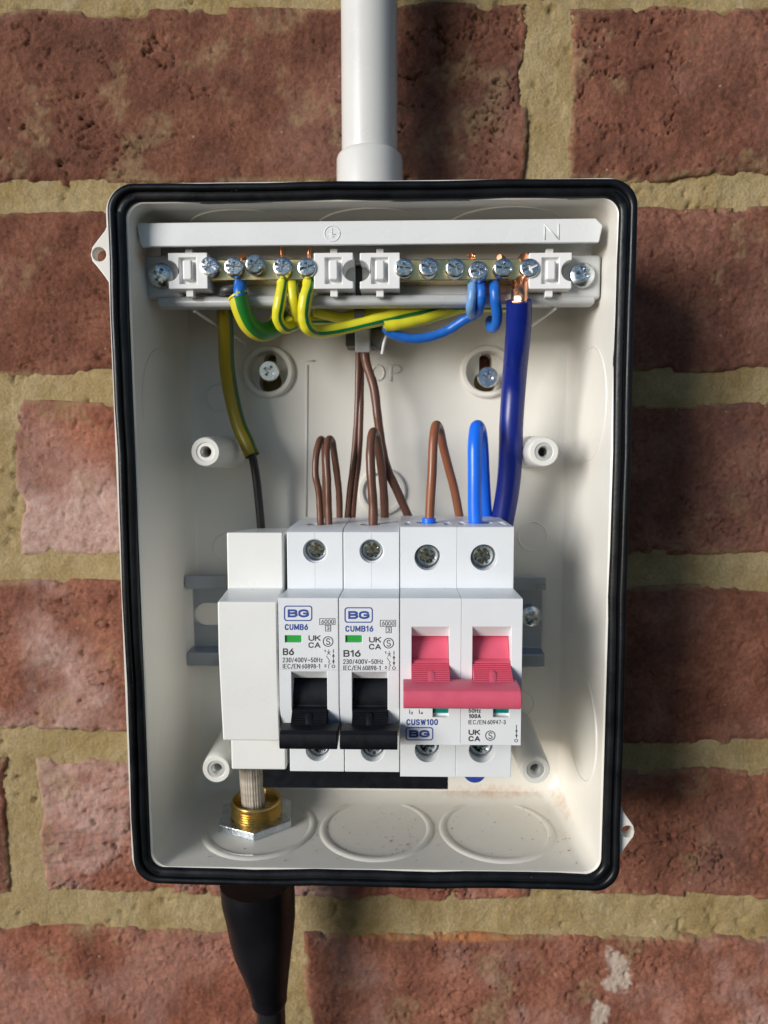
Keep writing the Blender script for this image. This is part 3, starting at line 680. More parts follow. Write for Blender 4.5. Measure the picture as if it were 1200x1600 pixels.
q = at(762, 590, -17.5); put(CSK, 'wall_screw', q, 12, label='dull countersunk screw low in the right keyhole, beside the thick navy cable', tilt=-6, group='screws fixing the box to the wall')

# ------------------------------------------------------------------ DIN rail
xl, xr_ = -74.6, 63.4
rz0, rz1 = -54.0, -18.6
rail = empty('din_rail', (0, BACKY, rz0), 'grey steel mounting rail running behind the row of breakers', 'rail')
t = 1.0
prof = [(-20,rz1),(-21,rz1),(-21,rz1-5.2),(-14.4,rz1-5.2-0.8),(-14.4,rz0+6),(-21,rz0+5.2),(-21,rz0),(-20,rz0),(-20,rz0+4.4),(-13.4,rz0+5.1),(-13.4,rz1-5.1),(-20,rz1-4.4)]
rb = MB().prism_x(prof, xl, xr_).obj('rail_profile', RAILM, rail)
sc_ = at(322, 960, -14.4)
cut(rb, [tmp(MB().lathe([(4.6,-6),(4.6,6)], (sc_[0], -14, sc_[2]), n=32)), tmp(box(sc_[0]+0.01, sc_[0]+9, -20, -8, sc_[2]-4.59, sc_[2]+4.59))])
add_bevel(rb, 0.35, 2)
q = at(829, 962, -16.0); put(PAN, 'rail_screw', q, 20, rail, scale=0.98)
box(sc_[0]-8, xr_-4, -13.4, BACKY, -48, -26).obj('rail_stand', BODY, enc)

# ------------------------------------------------------------------ terminal carrier at the top
car = empty('terminal_carrier', (-2, BACKY, 77), 'white terminal carrier across the top of the box with earth and neutral bars', 'terminal carrier')
# overhanging cover strip
a = at(213, 347, -55); b = at(942, 343, -55); c = at(221, 384, -55); d = at(938, 381, -55)
zt, zb = 101.8, 94.4
xa, xb = a[0]-0.2, b[0]
st = MB(); pts = [(xa, zt), (xb-2.2, zt), (xb, zt-2.2), (xb-1.0, zb), (xa+1.6, zb)]
stp = st.prism_y(pts, -55, -53.6).obj('cover_strip', STRIPW, car, bevel=0.35)
box(xa+0.6, xb-1.2, -53.6, -30, zt-1.6, zt-0.1).obj('strip_top', STRIPW, car, bevel=0.3)
pr = Print(-54.95); pr.stroke('N', 850, 874, 350, 375, 2.2); o = pr.obj('raised_letter', STRIPW, car); md = o.modifiers.new('thick', 'SOLIDIFY'); md.thickness = 0.2*S; md.offset = 0
pr = Print(-54.95); pr.ring(519, 365, 12, 1.6); pr.line([(519,357),(519,366)], 1.2); pr.line([(514,366.5),(524,366.5)], 1.2); pr.line([(516.5,370),(521.5,370)], 1.2)
o = pr.obj('earth_symbol', STRIPW, car); md = o.modifiers.new('thick', 'SOLIDIFY'); md.thickness = 0.2*S; md.offset = 0
# base plate with lower lip
xp0, xp1 = -74.0, 72.2
prof = [(-43,zt-3),(-43,81.2),(-45.2,81.0),(-46.8,80.2),(-47.3,78.8),(-47.2,77.7),(-46.4,77.0),(-42,76.9),(-41,77.5),(-41,zt-3)]
pl = MB().prism_x(prof, xp0+1, xp1).obj('base_plate', PLATEM, car, bevel=0.5)
cut(pl, [tmp(box(at(555,430,-43)[0], at(566,430,-43)[0], -60, -30, 80.5, 91.5))]); add_bevel(pl, 0.4)
for xx in (xp0+1.0, xp1-1.6): box(xx, xx+1.2, -46.8, -43, 77.4, 92).obj('end_wall', PLATEM, car, bevel=0.4)
for s_, xx in ((1, xp0+14), (-1, xp1-14)):   # stays down to the back
    tube('support_rib', [(xx-s_*2, -43, 76.5), (xx+s_*3, -30, 73.5), (xx+s_*9, BACKY, 70)], 0.55, POSTW, car, n=10, sub=3)
# raised pads under the end screws
for px, ang, tl in ((252, 28, 4), (909, 12, -3)):
    q = at(px, 431, -48.0)
    box(q[0]-6.5, q[0]+6.5, -47.4, -43, q[2]-7.2, q[2]+7.0).obj('screw_pad', PLATEM, car, bevel=1.2)
    put(PAN, 'carrier_screw', q, ang, car, scale=0.97, tilt=tl)
# brass bars
def bar(name, px0, px1, pyc):
    a = at(px0, pyc, -49.5); b = at(px1, pyc, -49.5)
    o = box(a[0], b[0], -49.5, -42.8, a[2]-3.6, a[2]+3.4).obj(name, BRASS, car, bevel=0.5)
    return o, a[2]
eb, ez_ = bar('earth_bar', 303, 512, 422); nb_, nz_ = bar('neutral_bar', 600, 850, 422)
for j, (px, py, ang) in enumerate([(328,417,35),(366,418,10),(399,414,-50),(442,418,20),(480,419,-15)]):
    put(TERM, 'terminal_screw', at(px, py, -51.6-(0.5 if j == 2 else 0)), ang, eb, tilt=(-4,2,6,-2,1)[j])
for j, (px, py, ang) in enumerate([(631,420,8),(670,419,15),(711,420,25),(747,424,-12),(786,420,5),(827,420,-25)]):
    put(TERM, 'terminal_screw', at(px, py, -51.6), ang, nb_, tilt=(3,-2,2,-5,2,-3)[j])
# white saddle clips
def clip(px0, px1, flip, pyc=423, half=28):
    a = at(px0, pyc-half, -52); b = at(px1, pyc+half, -52); x0, x1, z1, z0 = a[0], b[0], a[2], b[2]
    o = box(x0, x1, -52, -43.2, z0, z1).obj('saddle_clip', CLIPW, car)
    xm = (x0+x1)/2; w = (x1-x0); cs = [tmp(box(xm-2.7, xm+2.7, -60, -50.4, z0+1.6, z1-1.5))]
    e = x0 if flip < 0 else x1
    cs.append(tmp(MB().lathe([(3.3,-20),(3.3,20)], (e, -50, (z0+z1)/2), n=32)))
    cut(o, cs); add_bevel(o, 0.3)
    box(xm-1.6, xm+1.6, -52.9, -50.3, z0+2.6, z1-2.4).obj('latch', CLIPW, o, bevel=0.7)
    box(xm-1.2, xm+1.2, -50.5, -48, z1-0.1, z1+1.7).obj('tab', CLIPW, o, bevel=0.2)
    box(xm-1.2, xm+1.2, -50.5, -48, z0-2.2, z0+0.1).obj('tab', CLIPW, o, bevel=0.2)
clip(262, 325, -1); clip(490, 552, 1); clip(562, 625, -1); clip(827, 893, 1)

# ------------------------------------------------------------------ modules on the rail
YN, YS, YB = -83.0, -66.0, -22.5
PH = 17.85
ZST, ZSB = 4.6, -75.3                        # top and bottom of the shoulder part
ZN = -14.0
def hole(x, z, r, d, Y=YS): return tmp(MB().lathe([(r, -30), (r, d)], (x, Y, z), n=40))
def vhole(x, y, r, z): return tmp(MB().lathe([(r, -7), (r, 10)], (x, y, z), axis='z', n=32))

def pip(cx, cy, hw, hh, yf, m, parent, ex=0.0):
    """low oval grip on a lever face"""
    L = []
    for k, (q, up) in enumerate(((1.0, -0.3), (1.0, 0.28+ex), (0.72, 0.42+ex))):
        for i in range(24):
            a = 2*math.pi*i/24; ca, sa = math.cos(a), math.sin(a)
            px = cx+hw*q*ca; py = cy+((hh-hw)*(1 if sa > 0 else -1 if sa < 0 else 0)+hw*sa*q)
            p = at(px, py, yf(py)); L.append((p[0], p[1]-up, p[2]))
    F = [(k*24+i, k*24+(i+1)%24, (k+1)*24+(i+1)%24, (k+1)*24+i) for k in range(2) for i in range(24)]+[tuple(range(48, 72))]
    mesh_obj('thumb_pip', L, F, m, parent)

def breaker(x0, pfx, dx, dy, texts, label):
    x1 = x0+PH-0.22; xm = (x0+x1)/2; zt, zb = 3.4, -74.6
    root = empty('circuit_breaker', (xm, YB, -36), label, 'circuit breaker', 'circuit breakers on the rail')
    prof = [(YB, zb+4), (YB, -2), (-29, 4.6), (-44, 4.6), (YS+3.5, 4.3), (YS, zt), (YS, ZN-0.6), (YN+0.3, ZN), (YN, ZN-0.3), (YN, -46.6), (-78.2, -57.4), (YS, -58.6), (YS, zb), (-40, zb), (-32, zb+4)]
    b = MB().prism_x(prof, x0, x1).obj('housing', WHITE, root)
    tz = at(495, 861, YS)[2]; bz = at(495, 1172, YS)[2]
    cav0, cav1 = at(455.0+dx, 1060, YN)[0], at(511+dx, 1060, YN)[0]
    cz1 = at(480, 1049, YN)[2]
    cs = [hole(xm+0.1, tz, 3.75, 6.2), hole(xm+0.2, bz, 3.75, 6.4), tmp(MB().prism_x([(-120,cz1),(YN,cz1),(-79.5,cz1-3.1),(-71,cz1-3.1),(-71,-60.5),(-120,-60.5)], cav0, cav1)), vhole(xm-1, -52, 3.3, 5)]
    iw = (at(445+dx, 993, YN), at(471+dx, 1004, YN)); cs.append(tmp(box(iw[0][0], iw[1][0], -100, YN+1.1, iw[1][2], iw[0][2])))
    cut(b, cs); add_bevel(b, 0.22, 2)
    box(iw[0][0]+0.05, iw[1][0]-0.05, YN+0.55, YN+1.0, iw[1][2]+0.05, iw[0][2]-0.05).obj('status_window', GREEN, root)
    put(MOD, 'clamp_screw', (xm+0.1, YS+4.4, tz), pfx*25+10, root); put(MOD, 'clamp_screw', (xm+0.2, YS+4.6, bz), pfx*40, root)
    MB().lathe([(3.72, 0.35), (3.72, 0.9), (3.45, 0.9), (3.45, 4)], (xm+0.1, YS, tz), n=40, caps=False).obj('screw_well', WHITE, root)
    # seam line down the middle of the top
    # toggle: barrel, ribbed lever and wide lip
    g = 0.12; lx0, lx1 = cav0+g, cav1-g
    tg = empty('toggle', (xm, -78, -46), '', '', None)
    del tg['label']; del tg['category']
    tg.parent = root; tg.location = Vector((xm, -78, -46))*S - root_loc(root)
    cy, cz, cr = -71.5, -46.6, 8.9
    arc = [(cy-cr*math.sin(R_(a)), cz+cr*math.cos(R_(a))) for a in range(0, 126, 6)]
    MB().prism_x(arc+[(cy+0.8, cz)], lx0, lx1).obj('barrel', BLACKP, tg, bevel=0.12)
    lev = [(-80.0, -46.6), (-80.6, -46.9), (-80.8, -47.4), (-83.0, -47.6)]
    z_ = -47.6; y_ = -83.0
    for k in range(11): lev += [(y_-0.22, z_-0.18), (y_-0.22, z_-0.45), (y_-0.02, z_-0.55), (y_-0.3, z_-0.72)]; y_ -= 0.40; z_ -= 0.36
    lev += [(y_-3.4, z_-0.4), (-92.0, -51.4), (-92.4, -51.9), (-92.4, -55.2), (-91.6, -56.0), (-84, -54.9), (-74, -51)]
    lev = lev[:-6]
    lever = MB().prism_x([(p, q) for p, q in lev]+[(-88, -51.8), (-82, -54.0), (-74, -51)], lx0, lx1).obj('lever', BLACKP, tg)
    fa = at(436+dx, 1144, -92)[0]; fb = at(526.5+dx, 1144, -92)[0]
    MB().prism_x([(-84.5,-50.9),(-90.6,-50.7),(-91.8,-51.4),(-92.2,-52.6),(-92.4,-54.6),(-92.0,-55.6),(-91.2,-56.0),(-86,-55.4),(-84.5,-53)], fa, fb).obj('lever_lip', BLACKP, tg, bevel=0.25)
    gx = (lx0+lx1)/2
    pip(482.6+dx*1.0, 1125.5, 5.2, 12.5, lambda py: -82.9-(py-1108)/36*4.4, BLACKP, tg, 0.2)
    # print
    P = Print(YN, dx, dy); P.rrect(444.5, 487, 947, 969.5, 4, 1.7)
    P.stroke('BG', 449.5, 482.5, 952, 964.5, 3.1); P.stroke(texts[0], 445, 445+texts[2], 975, 984.4, 1.75)
    P.obj('blue_print', INK_B, root)
    P = Print(YN, dx, dy)
    P.line([(499.5,966.5),(523.5,966.5),(523.5,976),(499.5,976)], 0.9, True); P.stroke('6000', 502, 521.5, 967.9, 974.8, 0.85)
    P.line([(508.5,977.2),(516.5,977.2),(516.5,986),(508.5,986)], 0.9, True); P.stroke('3', 510.6, 514.6, 978.6, 984.6, 0.85)
    P.stroke('UK', 482, 500.5, 992.5, 1001.2, 1.6); P.stroke('CA', 482, 500.5, 1003.5, 1012.2, 1.6)
    P.ring(512.5, 1002.3, 7.6, 1.3); P.stroke('S', 509.4, 515.8, 997, 1007.6, 1.2)
    P.stroke(texts[1], 442, 442+texts[3], 1013, 1023.6, 1.9)
    P.stroke('230/400V~50Hz', 441.5, 504, 1027.3, 1034.8, 0.92); P.stroke('IEC/EN', 441.5, 469, 1037.2, 1044.6, 0.88); P.stroke('60898-1', 471.5, 500, 1037.2, 1044.6, 0.88)
    P.stroke('1', 506.6, 508.6, 1015, 1019, 0.8); P.stroke('2', 506.6, 509.8, 1038, 1042.5, 0.8)
    P.line([(513.5,1015),(513.5,1021)], 0.7); P.line([(511,1018),(516,1023)], 0.7); P.line([(516,1018),(511,1023)], 0.7); P.line([(510,1025),(515,1032.5)], 0.8)
    P.line([(515,1032.5),(513,1034.5),(516,1037),(513.3,1039),(513.3,1044)], 0.7)
    P.line([(520.8,1015),(520.8,1019.5)], 1.1); P.line([(520.8,1022),(520.8,1037)], 0.8); P.poly([(518.8,1026),(522.8,1026),(520.8,1021)]); P.poly([(518.8,1032),(522.8,1032),(520.8,1037)]); P.ring(520.8, 1041.2, 2.3, 0.9)
    P.obj('grey_print', INK_K, root)
    box(xm-0.06, xm+0.06, YS-0.03, YS+0.3, tz+3.7, zt-0.25).obj('seam', PLATEM, root); box(xm-0.05, xm+0.05, YS-0.02, YS+0.3, ZN-0.5, tz-3.8).obj('seam', PLATEM, root)
    z_ = at(480, 1046.5, YN)[2]; box(x0+0.15, x1-0.15, YN-0.03, YN+0.3, z_-0.07, z_+0.05).obj('seam', PLATEM, root)
    return root
X1 = 8.1-2*PH; X2 = 8.1-PH
breaker(X1, 1, 0, 0, ('CUMB6','B6',36,17), 'white circuit breaker printed B6 with black toggle, next to the blank module')
breaker(X2, 2, 94.6, 2.6, ('CUMB16','B16',43.5,26.5), 'white circuit breaker printed B16 with black toggle, next to the pink switch')

# blank module at the left end of the row
xb0 = X1-PH
bl = empty('blank_module', (xb0+PH/2, YB, -36), 'plain white blanking module without toggle at the left end of the row', 'blanking module')
prof = [(YB, -70), (YB, 0), (YS, 3.3), (YS, -14.6), (YN, -15.2), (YN-0.3, -30), (YN+0.2, -44), (YN+1.8, -58.0), (YS, -58.9), (YS, -74.2), (-30, -74.2)]
o = MB().prism_x(prof, xb0, X1-0.3).obj('housing', BLANKW, bl)
for v in o.data.vertices:                    # its sides lean: the foot is set a little to the left of the nose
    w = v.co + o.location + root_loc(bl); y = w.y/S
    if y > -67: v.co.x += (-1.25 if v.co.x < 0 else -0.95)*S
    elif w.z/S < -40: v.co.x += (0.25 if v.co.x < 0 else 0)*S
add_bevel(o, 0.55, 3)

# isolator switch, two modules wide
sx0 = 8.1; sx1 = 8.1+2*PH; sm = sx0+PH
sw = empty('isolator_switch', (sm, YB, -36), 'double white main switch with joined pink levers at the right end of the row', 'switch')
for k in range(2):
    a0 = sx0+k*PH+0.02; a1 = a0+PH-0.09; xm = (a0+a1)/2
    prof = [(YB, ZSB+4), (YB, 1), (-28, 5.2), (YS+0.3, 5.1), (YS, 4.8), (YS, -14.3), (YN+0.2, ZN), (YN, ZN-0.3), (YN, -58.0), (-80, -58.2), (YS, -58.4), (YS, -76.0), (-40, -76.0)]
    b = MB().prism_x(prof, a0, a1).obj('housing', WHITE, sw)
    tz = at(668, 871, YS)[2]; bz = at(668, 1172, YS)[2]
    ca = at(643+95.5*k, 979, YN); cb = at(702+96*k, 1076, YN)
    hx = at(668+88*k, 871, YS)[0]; hx2 = at(668+85*k, 1172, YS)[0]
    wv = (at(676+95*k, 1100, YN), at(701+94.5*k, 1121, YN))
    cs = [hole(hx, tz, 4.1, 7.0), hole(hx2, bz, 4.1, 7.2), tmp(MB().prism_x([(-120,ca[2]),(YN,ca[2]),(-79.5,ca[2]-3.7),(-70.5,ca[2]-3.7),(-70.5,-45),(-120,-45)], ca[0], cb[0])), vhole(xm, -53, 3.6, 5),
          tmp(box(wv[0][0], wv[1][0], -100, YN+1.6, wv[1][2], wv[0][2])), tmp(box(a0+1.5, a0+3.2, -60, -50, 4, 10)), tmp(box(a1-3.4, a1-1.5, -60, -50, 4, 10))]
    cut(b, cs); add_bevel(b, 0.2, 2)
    put(MOD, 'clamp_screw', (hx+0.1, YS+5.2, tz), 20+k*35, sw, scale=1.04); put(MOD, 'clamp_screw', (hx2, YS+5.2, bz), 60-k*20, sw, scale=1.04)
    box(wv[0][0]+0.1, wv[1][0]-0.1, YN+0.9, YN+1.4, wv[1][2]+1.0, wv[0][2]-0.1).obj('status_window', TEAL, sw)
    lx0, lx1 = ca[0]+0.12, cb[0]-0.12
    lv = empty('lever', (xm, -78, -30), '', ''); del lv['label']; del lv['category']; lv.parent = sw; lv.location = Vector((xm, -78, -30))*S - root_loc(sw)
    cy, cz, cr = -71.2, -33.2, 9.0
    arc = [(cy-cr*math.sin(R_(a)), cz+cr*math.cos(R_(a))) for a in range(0, 121, 6)]
    MB().prism_x(arc+[(cy+2, cz)], lx0, lx1).obj('barrel', PINK, lv, bevel=0.1)
    le = [(-80.0, -32.6), (-81.9, -32.9)]; z_ = -33.0; y_ = -82.0
    for _ in range(13): le += [(y_-0.22, z_-0.16), (y_-0.22, z_-0.36), (y_-0.02, z_-0.45), (y_-0.3, z_-0.55)]; y_ -= 0.62; z_ -= 0.36
    le += [(y_-0.4, z_-0.2), (-91, -40.5), (-82, -42.5), (-76, -40)]
    MB().prism_x(le, lx0, lx1).obj('ribbed_face', PINK, lv)
    pip(673.5+96*k, 1058.5, 5.0, 11.5, lambda py: -82.0-(py-1035)/41*8.0, PINK, lv, 0.55)
fa = at(630, 1093, -95)[0]; fb = at(815, 1093, -95)[0]
MB().prism_x([(-86,-37.0),(-93.2,-36.9),(-94.6,-37.6),(-95.2,-38.8),(-95.4,-41.0),(-94.9,-42.3),(-93.8,-42.9),(-88,-42.3),(-86,-40.5)], fa, fb).obj('joining_bar', PINK, sw, bevel=0.25)
P = Print(YN); P.stroke('CUSW100', 635, 684, 1123.6, 1132.8, 1.75); P.rrect(634.5, 676, 1136.8, 1156, 4, 1.6); P.stroke('BG', 639.5, 671, 1140.6, 1152.2, 3.0); P.obj('blue_print', INK_B, sw)
P = Print(YN); P.stroke('50Hz', 732, 751, 1107, 1113.5, 1.1); P.stroke('100A', 732.5, 751, 1115.6, 1122, 1.4); P.stroke('IEC/EN', 731.5, 759, 1124.8, 1131.7, 0.9); P.stroke('60947-3', 761.5, 790, 1124.8, 1131.7, 0.9)
P.stroke('UK', 732, 750, 1140, 1148.2, 1.8); P.stroke('CA', 732, 750, 1150, 1158.2, 1.8); P.ring(766, 1149.3, 7.3, 1.3); P.stroke('S', 763, 769.2, 1144, 1154.6, 1.2)
P.line([(640,1109),(640,1115)], 1); P.stroke('2', 641.8, 645, 1112, 1116, 0.8); P.line([(655,1109),(655,1115)], 1); P.stroke('4', 657, 660.5, 1112, 1116, 0.8)
P.line([(806.8,1133),(806.8,1136.5)], 1.1); P.line([(806.8,1138),(806.8,1152)], 0.9); P.poly([(805,1143),(808.6,1143),(806.8,1138.5)]); P.poly([(805,1148),(808.6,1148),(806.8,1153)]); P.ring(806.3, 1157, 2.3, 0.9)
P.obj('black_print', INK_K, sw)

# black comb bar and blue end seen below the row
a = at(410, 1207, -44); b = at(700, 1235, -44)
tag(box(a[0], b[0], -44, -38, b[2]+0.3, a[2]+6).obj('busbar_shroud', BLACKP, bevel=0.3), 'flat black busbar strip under the breakers', 'busbar')
q = at(742, 1203, -52)
tag(MB().lathe([(3.9, 0), (3.9, 8)], (q[0], -52, q[2]-0.8), n=36).obj('busbar_end_cap', mat('dull_blue_plastic', (0.03, 0.07, 0.33), 0.4), bevel=0.3), 'round blue cap peeping out under the right half of the switch', 'cap')

# ------------------------------------------------------------------ conduit above
pc = (-2.9, -23.5)
con = empty('conduit_pipe', (pc[0], pc[1], 112), 'white plastic conduit pipe entering the top of the box', 'pipe')
MB().lathe([(8.6, 0), (9.95, 0), (9.95, 190)], (pc[0], pc[1], 120), axis='z', n=64, caps=False).obj('pipe', PIPEW, con, smooth=50)
MB().lathe([(11.95, 0), (11.85, 21.6), (11.5, 22.8), (10.9, 23.4), (10.0, 23.6), (9.96, 22)], (pc[0], pc[1], 111), axis='z', n=64, caps=False).obj('coupler', PIPEW, con, smooth=40)

# ------------------------------------------------------------------ cable gland, cable and its armour strands
gx, gy = -46.4, -31.0; FZ = -110.4
gl = empty('cable_gland', (gx, gy, FZ), 'brass gland ring with steel locknut on the floor of the box', 'cable gland')
hexp = [(gx+15.2*math.cos(R_(a+38)), gy+15.2*math.sin(R_(a+38))) for a in range(0, 360, 60)]
hn = MB(); hn.add([(x, y, FZ+0.1) for x, y in hexp]+[(x, y, FZ+3.0) for x, y in hexp], [tuple(range(6)), tuple(range(11, 5, -1))]+[(i, (i+1)%6, 6+(i+1)%6, 6+i) for i in range(6)])
hn.obj('locknut', ZINC, gl, bevel=0.4, seg=3)
prof = [(8.9, 2.6), (9.5, 3.0)]
h = 3.2
while h < 7.4: prof += [(9.55, h), (9.0, h+0.45)]; h += 0.9
prof += [(9.3, 8.0), (9.0, 8.4), (8.5, 8.4), (8.2, 8.0), (8.1, 0.3), (0.1, 0.25)]
MB().lathe(prof, (gx, gy, FZ), axis='z', n=64, caps=False).obj('threaded_ring', GBRASS, gl, smooth=60)
# strands
ar = empty('armoured_cable_core', (gx-0.6, gy-4, FZ), 'beige stranded armour of the cable rising out of the brass ring', 'cable armour')
for k in range(26):
    a = 2*math.pi*k/26; r0 = 3.75
    pts = []
    for j in range(6):
        t_ = j/5; z = FZ+1+t_*34; tw = a+t_*0.22+0.05*random.random(); rr = r0+0.1*random.random()-0.15*t_
        pts.append((gx-0.5+rr*math.cos(tw)-t_*0.6, gy-1+rr*math.sin(tw)-t_*6, z))
    tube('strand', pts, 0.50+0.06*(k%3), STEELW, ar, n=8, sub=4)
tube('filler', [(gx-0.5, gy-1, FZ+1), (gx-1.1, gy-7, FZ+35)], 3.3, STEELW, ar, n=20, sub=3)
# shroud and outgoing cable
cb = empty('black_cable', (-46, -30, -205), 'black cable with a tapered rubber shroud leaving the bottom of the box', 'cable')
def zc(px, py, Y): return at(px, py, Y)
prof = []
sec = [(1372,344,458,-32),(1400,347,459,-32),(1430,355,460,-31),(1460,361,458,-30),(1490,369,455,-29),(1520,381,452,-28),(1548,391,449,-27),(1556,392,448,-26.5),(1563,393.5,448,-26.3),(1568,397,446,-26),(1569,401,444,-26)]
V = []; F = []; n = 40
for i, (py, xa_, xb_, yy) in enumerate(sec):
    p, q = at(xa_, py, yy), at(xb_, py, yy); cx = (p[0]+q[0])/2; r = (q[0]-p[0])/2
    for k in range(n):
        aa = 2*math.pi*k/n; w = 1+0.012*math.sin(3*aa+i)+0.01*math.sin(7*aa+i*0.7); V.append((cx+r*w*math.cos(aa), yy+r*w*math.sin(aa), p[2]))
for i in range(len(sec)-1): F += [(i*n+k, i*n+(k+1)%n, (i+1)*n+(k+1)%n, (i+1)*n+k) for k in range(n)]
F += [tuple(range(n)), tuple((len(sec)-1)*n+k for k in range(n))]
mesh_obj('shroud', V, F, SLEEVE, cb, smooth=50)
p, q = at(400, 1560, -26), at(449, 1640, -22)
tube('cable', [((at(398,1555,-26)[0]+at(447,1555,-26)[0])/2, -26, at(420,1555,-26)[2]), (at(424,1600,-25)[0], -25, at(424,1600,-25)[2]), (at(427,1750,-22)[0], -22, at(427,1750,-22)[2])], 5.6, CABLEM, cb, n=36, sub=8)

# ------------------------------------------------------------------ wires
def path(pts): return [at(*p) for p in pts]
def wire(pts, r, m, label, group='wires inside the box', name='wire', **k):
    k.setdefault('wob', 0.022); o = tube(name, path(pts), r, m, None, **k); tag(o, label, 'wire', group); return o
# thick earth: sleeve and black conductor in one thing
w = empty('sleeved_earth_wire', at(395, 700, -22), 'dark yellow-green sleeve over a black wire, running down the left of the back', 'wire', 'wires inside the box')
tube('sleeve', path([(347,448,-36),(350,480,-34),(353,520,-30),(354,565,-27),(360,610,-25),(372,660,-25),(385,690,-26),(394,712,-27)]), 2.75, DKYG, w, n=20, open_end=True)
tube('conductor', path([(372,660,-25),(392,706,-27),(400,745,-27),(405,790,-26),(410,850,-25)]), 1.55, BLACKW, w, n=16)
tube('end_sleeve', path([(347,476,-37),(345,462,-44),(350,455,-48),(358,453,-49),(370,451,-48.5)]), 1.5, GREYC2, w, n=16)
w = empty('slit_earth_sleeve', at(376, 470, -44), 'blue wire with a slit green and yellow sleeve hanging under the earth bar', 'wire', 'wires inside the box')
tube('conductor', path([(376,438,-46.5),(375,455,-49.5),(377,480,-48.5),(386,505,-44)]), 2.15, BLUE, w, n=18)
tube('sleeve', path([(372,463,-50.5),(378,485,-49.5),(390,508,-47),(408,519,-43),(428,512,-38),(440,494,-33)]), 3.15, GY, w, n=22, open_end=True)
tube('sleeve_edge', path([(371,461.5,-50.6),(372.2,464,-50.6)]), 3.35, YG, w, n=22, sub=3, open_end=True)
wire([(442,436,-46.5),(441,450,-49.5),(437,472,-50.5),(434,497,-49),(444,512,-46),(458,508,-42),(470,500,-36),(520,498,-28),(560,490,-26)], 1.95, YG, 'yellow-green wire hanging as the left loop below the fourth earth screw', sub=12)
wire([(457,438,-46),(457,450,-49),(459,470,-49),(463,492,-46),(468,500,-44),(464,506,-40),(452,500,-36)], 1.75, YG2, 'short yellow-green wire loop in the middle, half behind its neighbours')
wire([(483,436,-46.5),(482,450,-50),(477,468,-51),(475,495,-50),(482,513,-48),(500,518,-44),(540,512,-41),(590,500,-40),(640,488,-38),(700,479,-36),(790,478,-33)], 2.15, YG, 'longest yellow-green wire, looping under the last earth screw and running right', sub=12)
wire([(492,486,-40),(530,496,-36),(560,492,-34),(620,482,-32),(700,476,-30),(800,472,-29)], 1.8, YG2, 'yellow wire running right behind the longest yellow-green wire')
wire([(600,510,-42),(630,506,-41),(665,498,-39),(700,487,-36),(740,476,-33)], 1.95, YG2, 'short yellow sleeve end pointing left above the blue loop', open_end=True)
wire([(470,476,-36),(520,474,-34),(600,474,-30)], 1.7, YG2, 'yellow wire close under the edge of the carrier')
for px, sp in ((441, 0), (483, 1)):          # copper tails above the earth bar
    tag(tube('copper_tail', path([(px+1,412,-46),(px,398,-47),(px+(1 if sp else -1),386,-47.5)]), 0.85, COPPER, None, n=8, sub=4), 'bare copper wire tip above the %s earth screw' % ('last' if sp else 'fourth'), 'wire end', 'copper tips above the bars')
tag(tube('copper_tail', path([(384,412,-46),(380,404,-48),(378,399,-50)]), 1.1, COPPER, None, n=8, sub=4), 'bare copper wire tip between the second and third earth screws', 'wire end', 'copper tips above the bars')
wire([(738,440,-46),(738,452,-49.5),(737,465,-50),(735,482,-48.5),(737,492,-44)], 1.55, PALEB, 'short pale blue wire on the left under the neutral bar')
wire([(751,440,-46),(752,452,-49.2),(752,464,-49.5),(750,478,-47.5),(744,490,-42),(725,500,-40),(700,516,-38),(670,527,-38),(640,529,-39),(612,521,-40),(602,512,-41)], 1.65, BLUE, 'blue wire curving left from the neutral bar into the yellow sleeve', sub=12)
wire([(772,440,-46),(773,453,-50),(774,470,-50),(777,495,-47),(774,510,-44),(767,511,-40),(766,500,-36)], 1.75, BLUE, 'blue wire hooked back beside the thick navy cable')
for px, lab in ((788, 'fifth'),):
    tag(tube('copper_tail', path([(px,412,-46),(px-2,405,-48),(px-8,402,-50)]), 1.0, COPPER, None, n=8, sub=4), 'bare copper wire tip above the fifth neutral screw', 'wire end', 'copper tips above the bars')
w = empty('frayed_copper_tip', at(740, 405, -48), 'frayed copper strands sticking up above the fourth neutral screw', 'wire end', 'copper tips above the bars')
for k in range(9):
    a = random.uniform(-3,5); tube('strand', path([(741+a*0.6,416,-47),(738+a*0.9,404-random.random()*3,-49+random.random()),(735+a*1.3,396+random.uniform(-1,6),-50+random.random()*2)]), 0.32, COPPER, w, n=6, sub=3)
# thick navy neutral cable with bare strands
w = empty('neutral_tail', at(810, 470, -45), 'thick navy blue cable from the neutral bar down behind the switch', 'cable')
tube('insulation', path([(811,470,-52.5),(811,500,-50),(808,540,-46),(803,600,-39),(799,660,-38),(798,700,-37),(796,740,-35),(791,780,-33),(780,840,-30)]), 4.15, NAVY, w, n=32)
for k in range(19):
    a = -9+18*k/18; yy = -52.0-2.6*math.cos(a/9*1.35)
    tube('strand', path([(811+a*1.15,472,yy),(812+a*1.05+random.uniform(-.5,.5),458,yy+0.3),(814+a*0.95,441,yy+5.0)]), 0.33, COPPER, w, n=6, sub=3)
tube('strand_core', path([(811,473,-52),(812,458,-51.5),(813,440,-47)]), 2.7, COPPER, w, n=16, sub=3)
tag(tube('copper_tail', path([(818,412,-46),(817,404,-48),(820,403,-50)]), 1.6, COPPER, None, n=8, sub=4), 'stubby copper tip above the last neutral screw over the navy cable', 'wire end', 'copper tips above the bars')
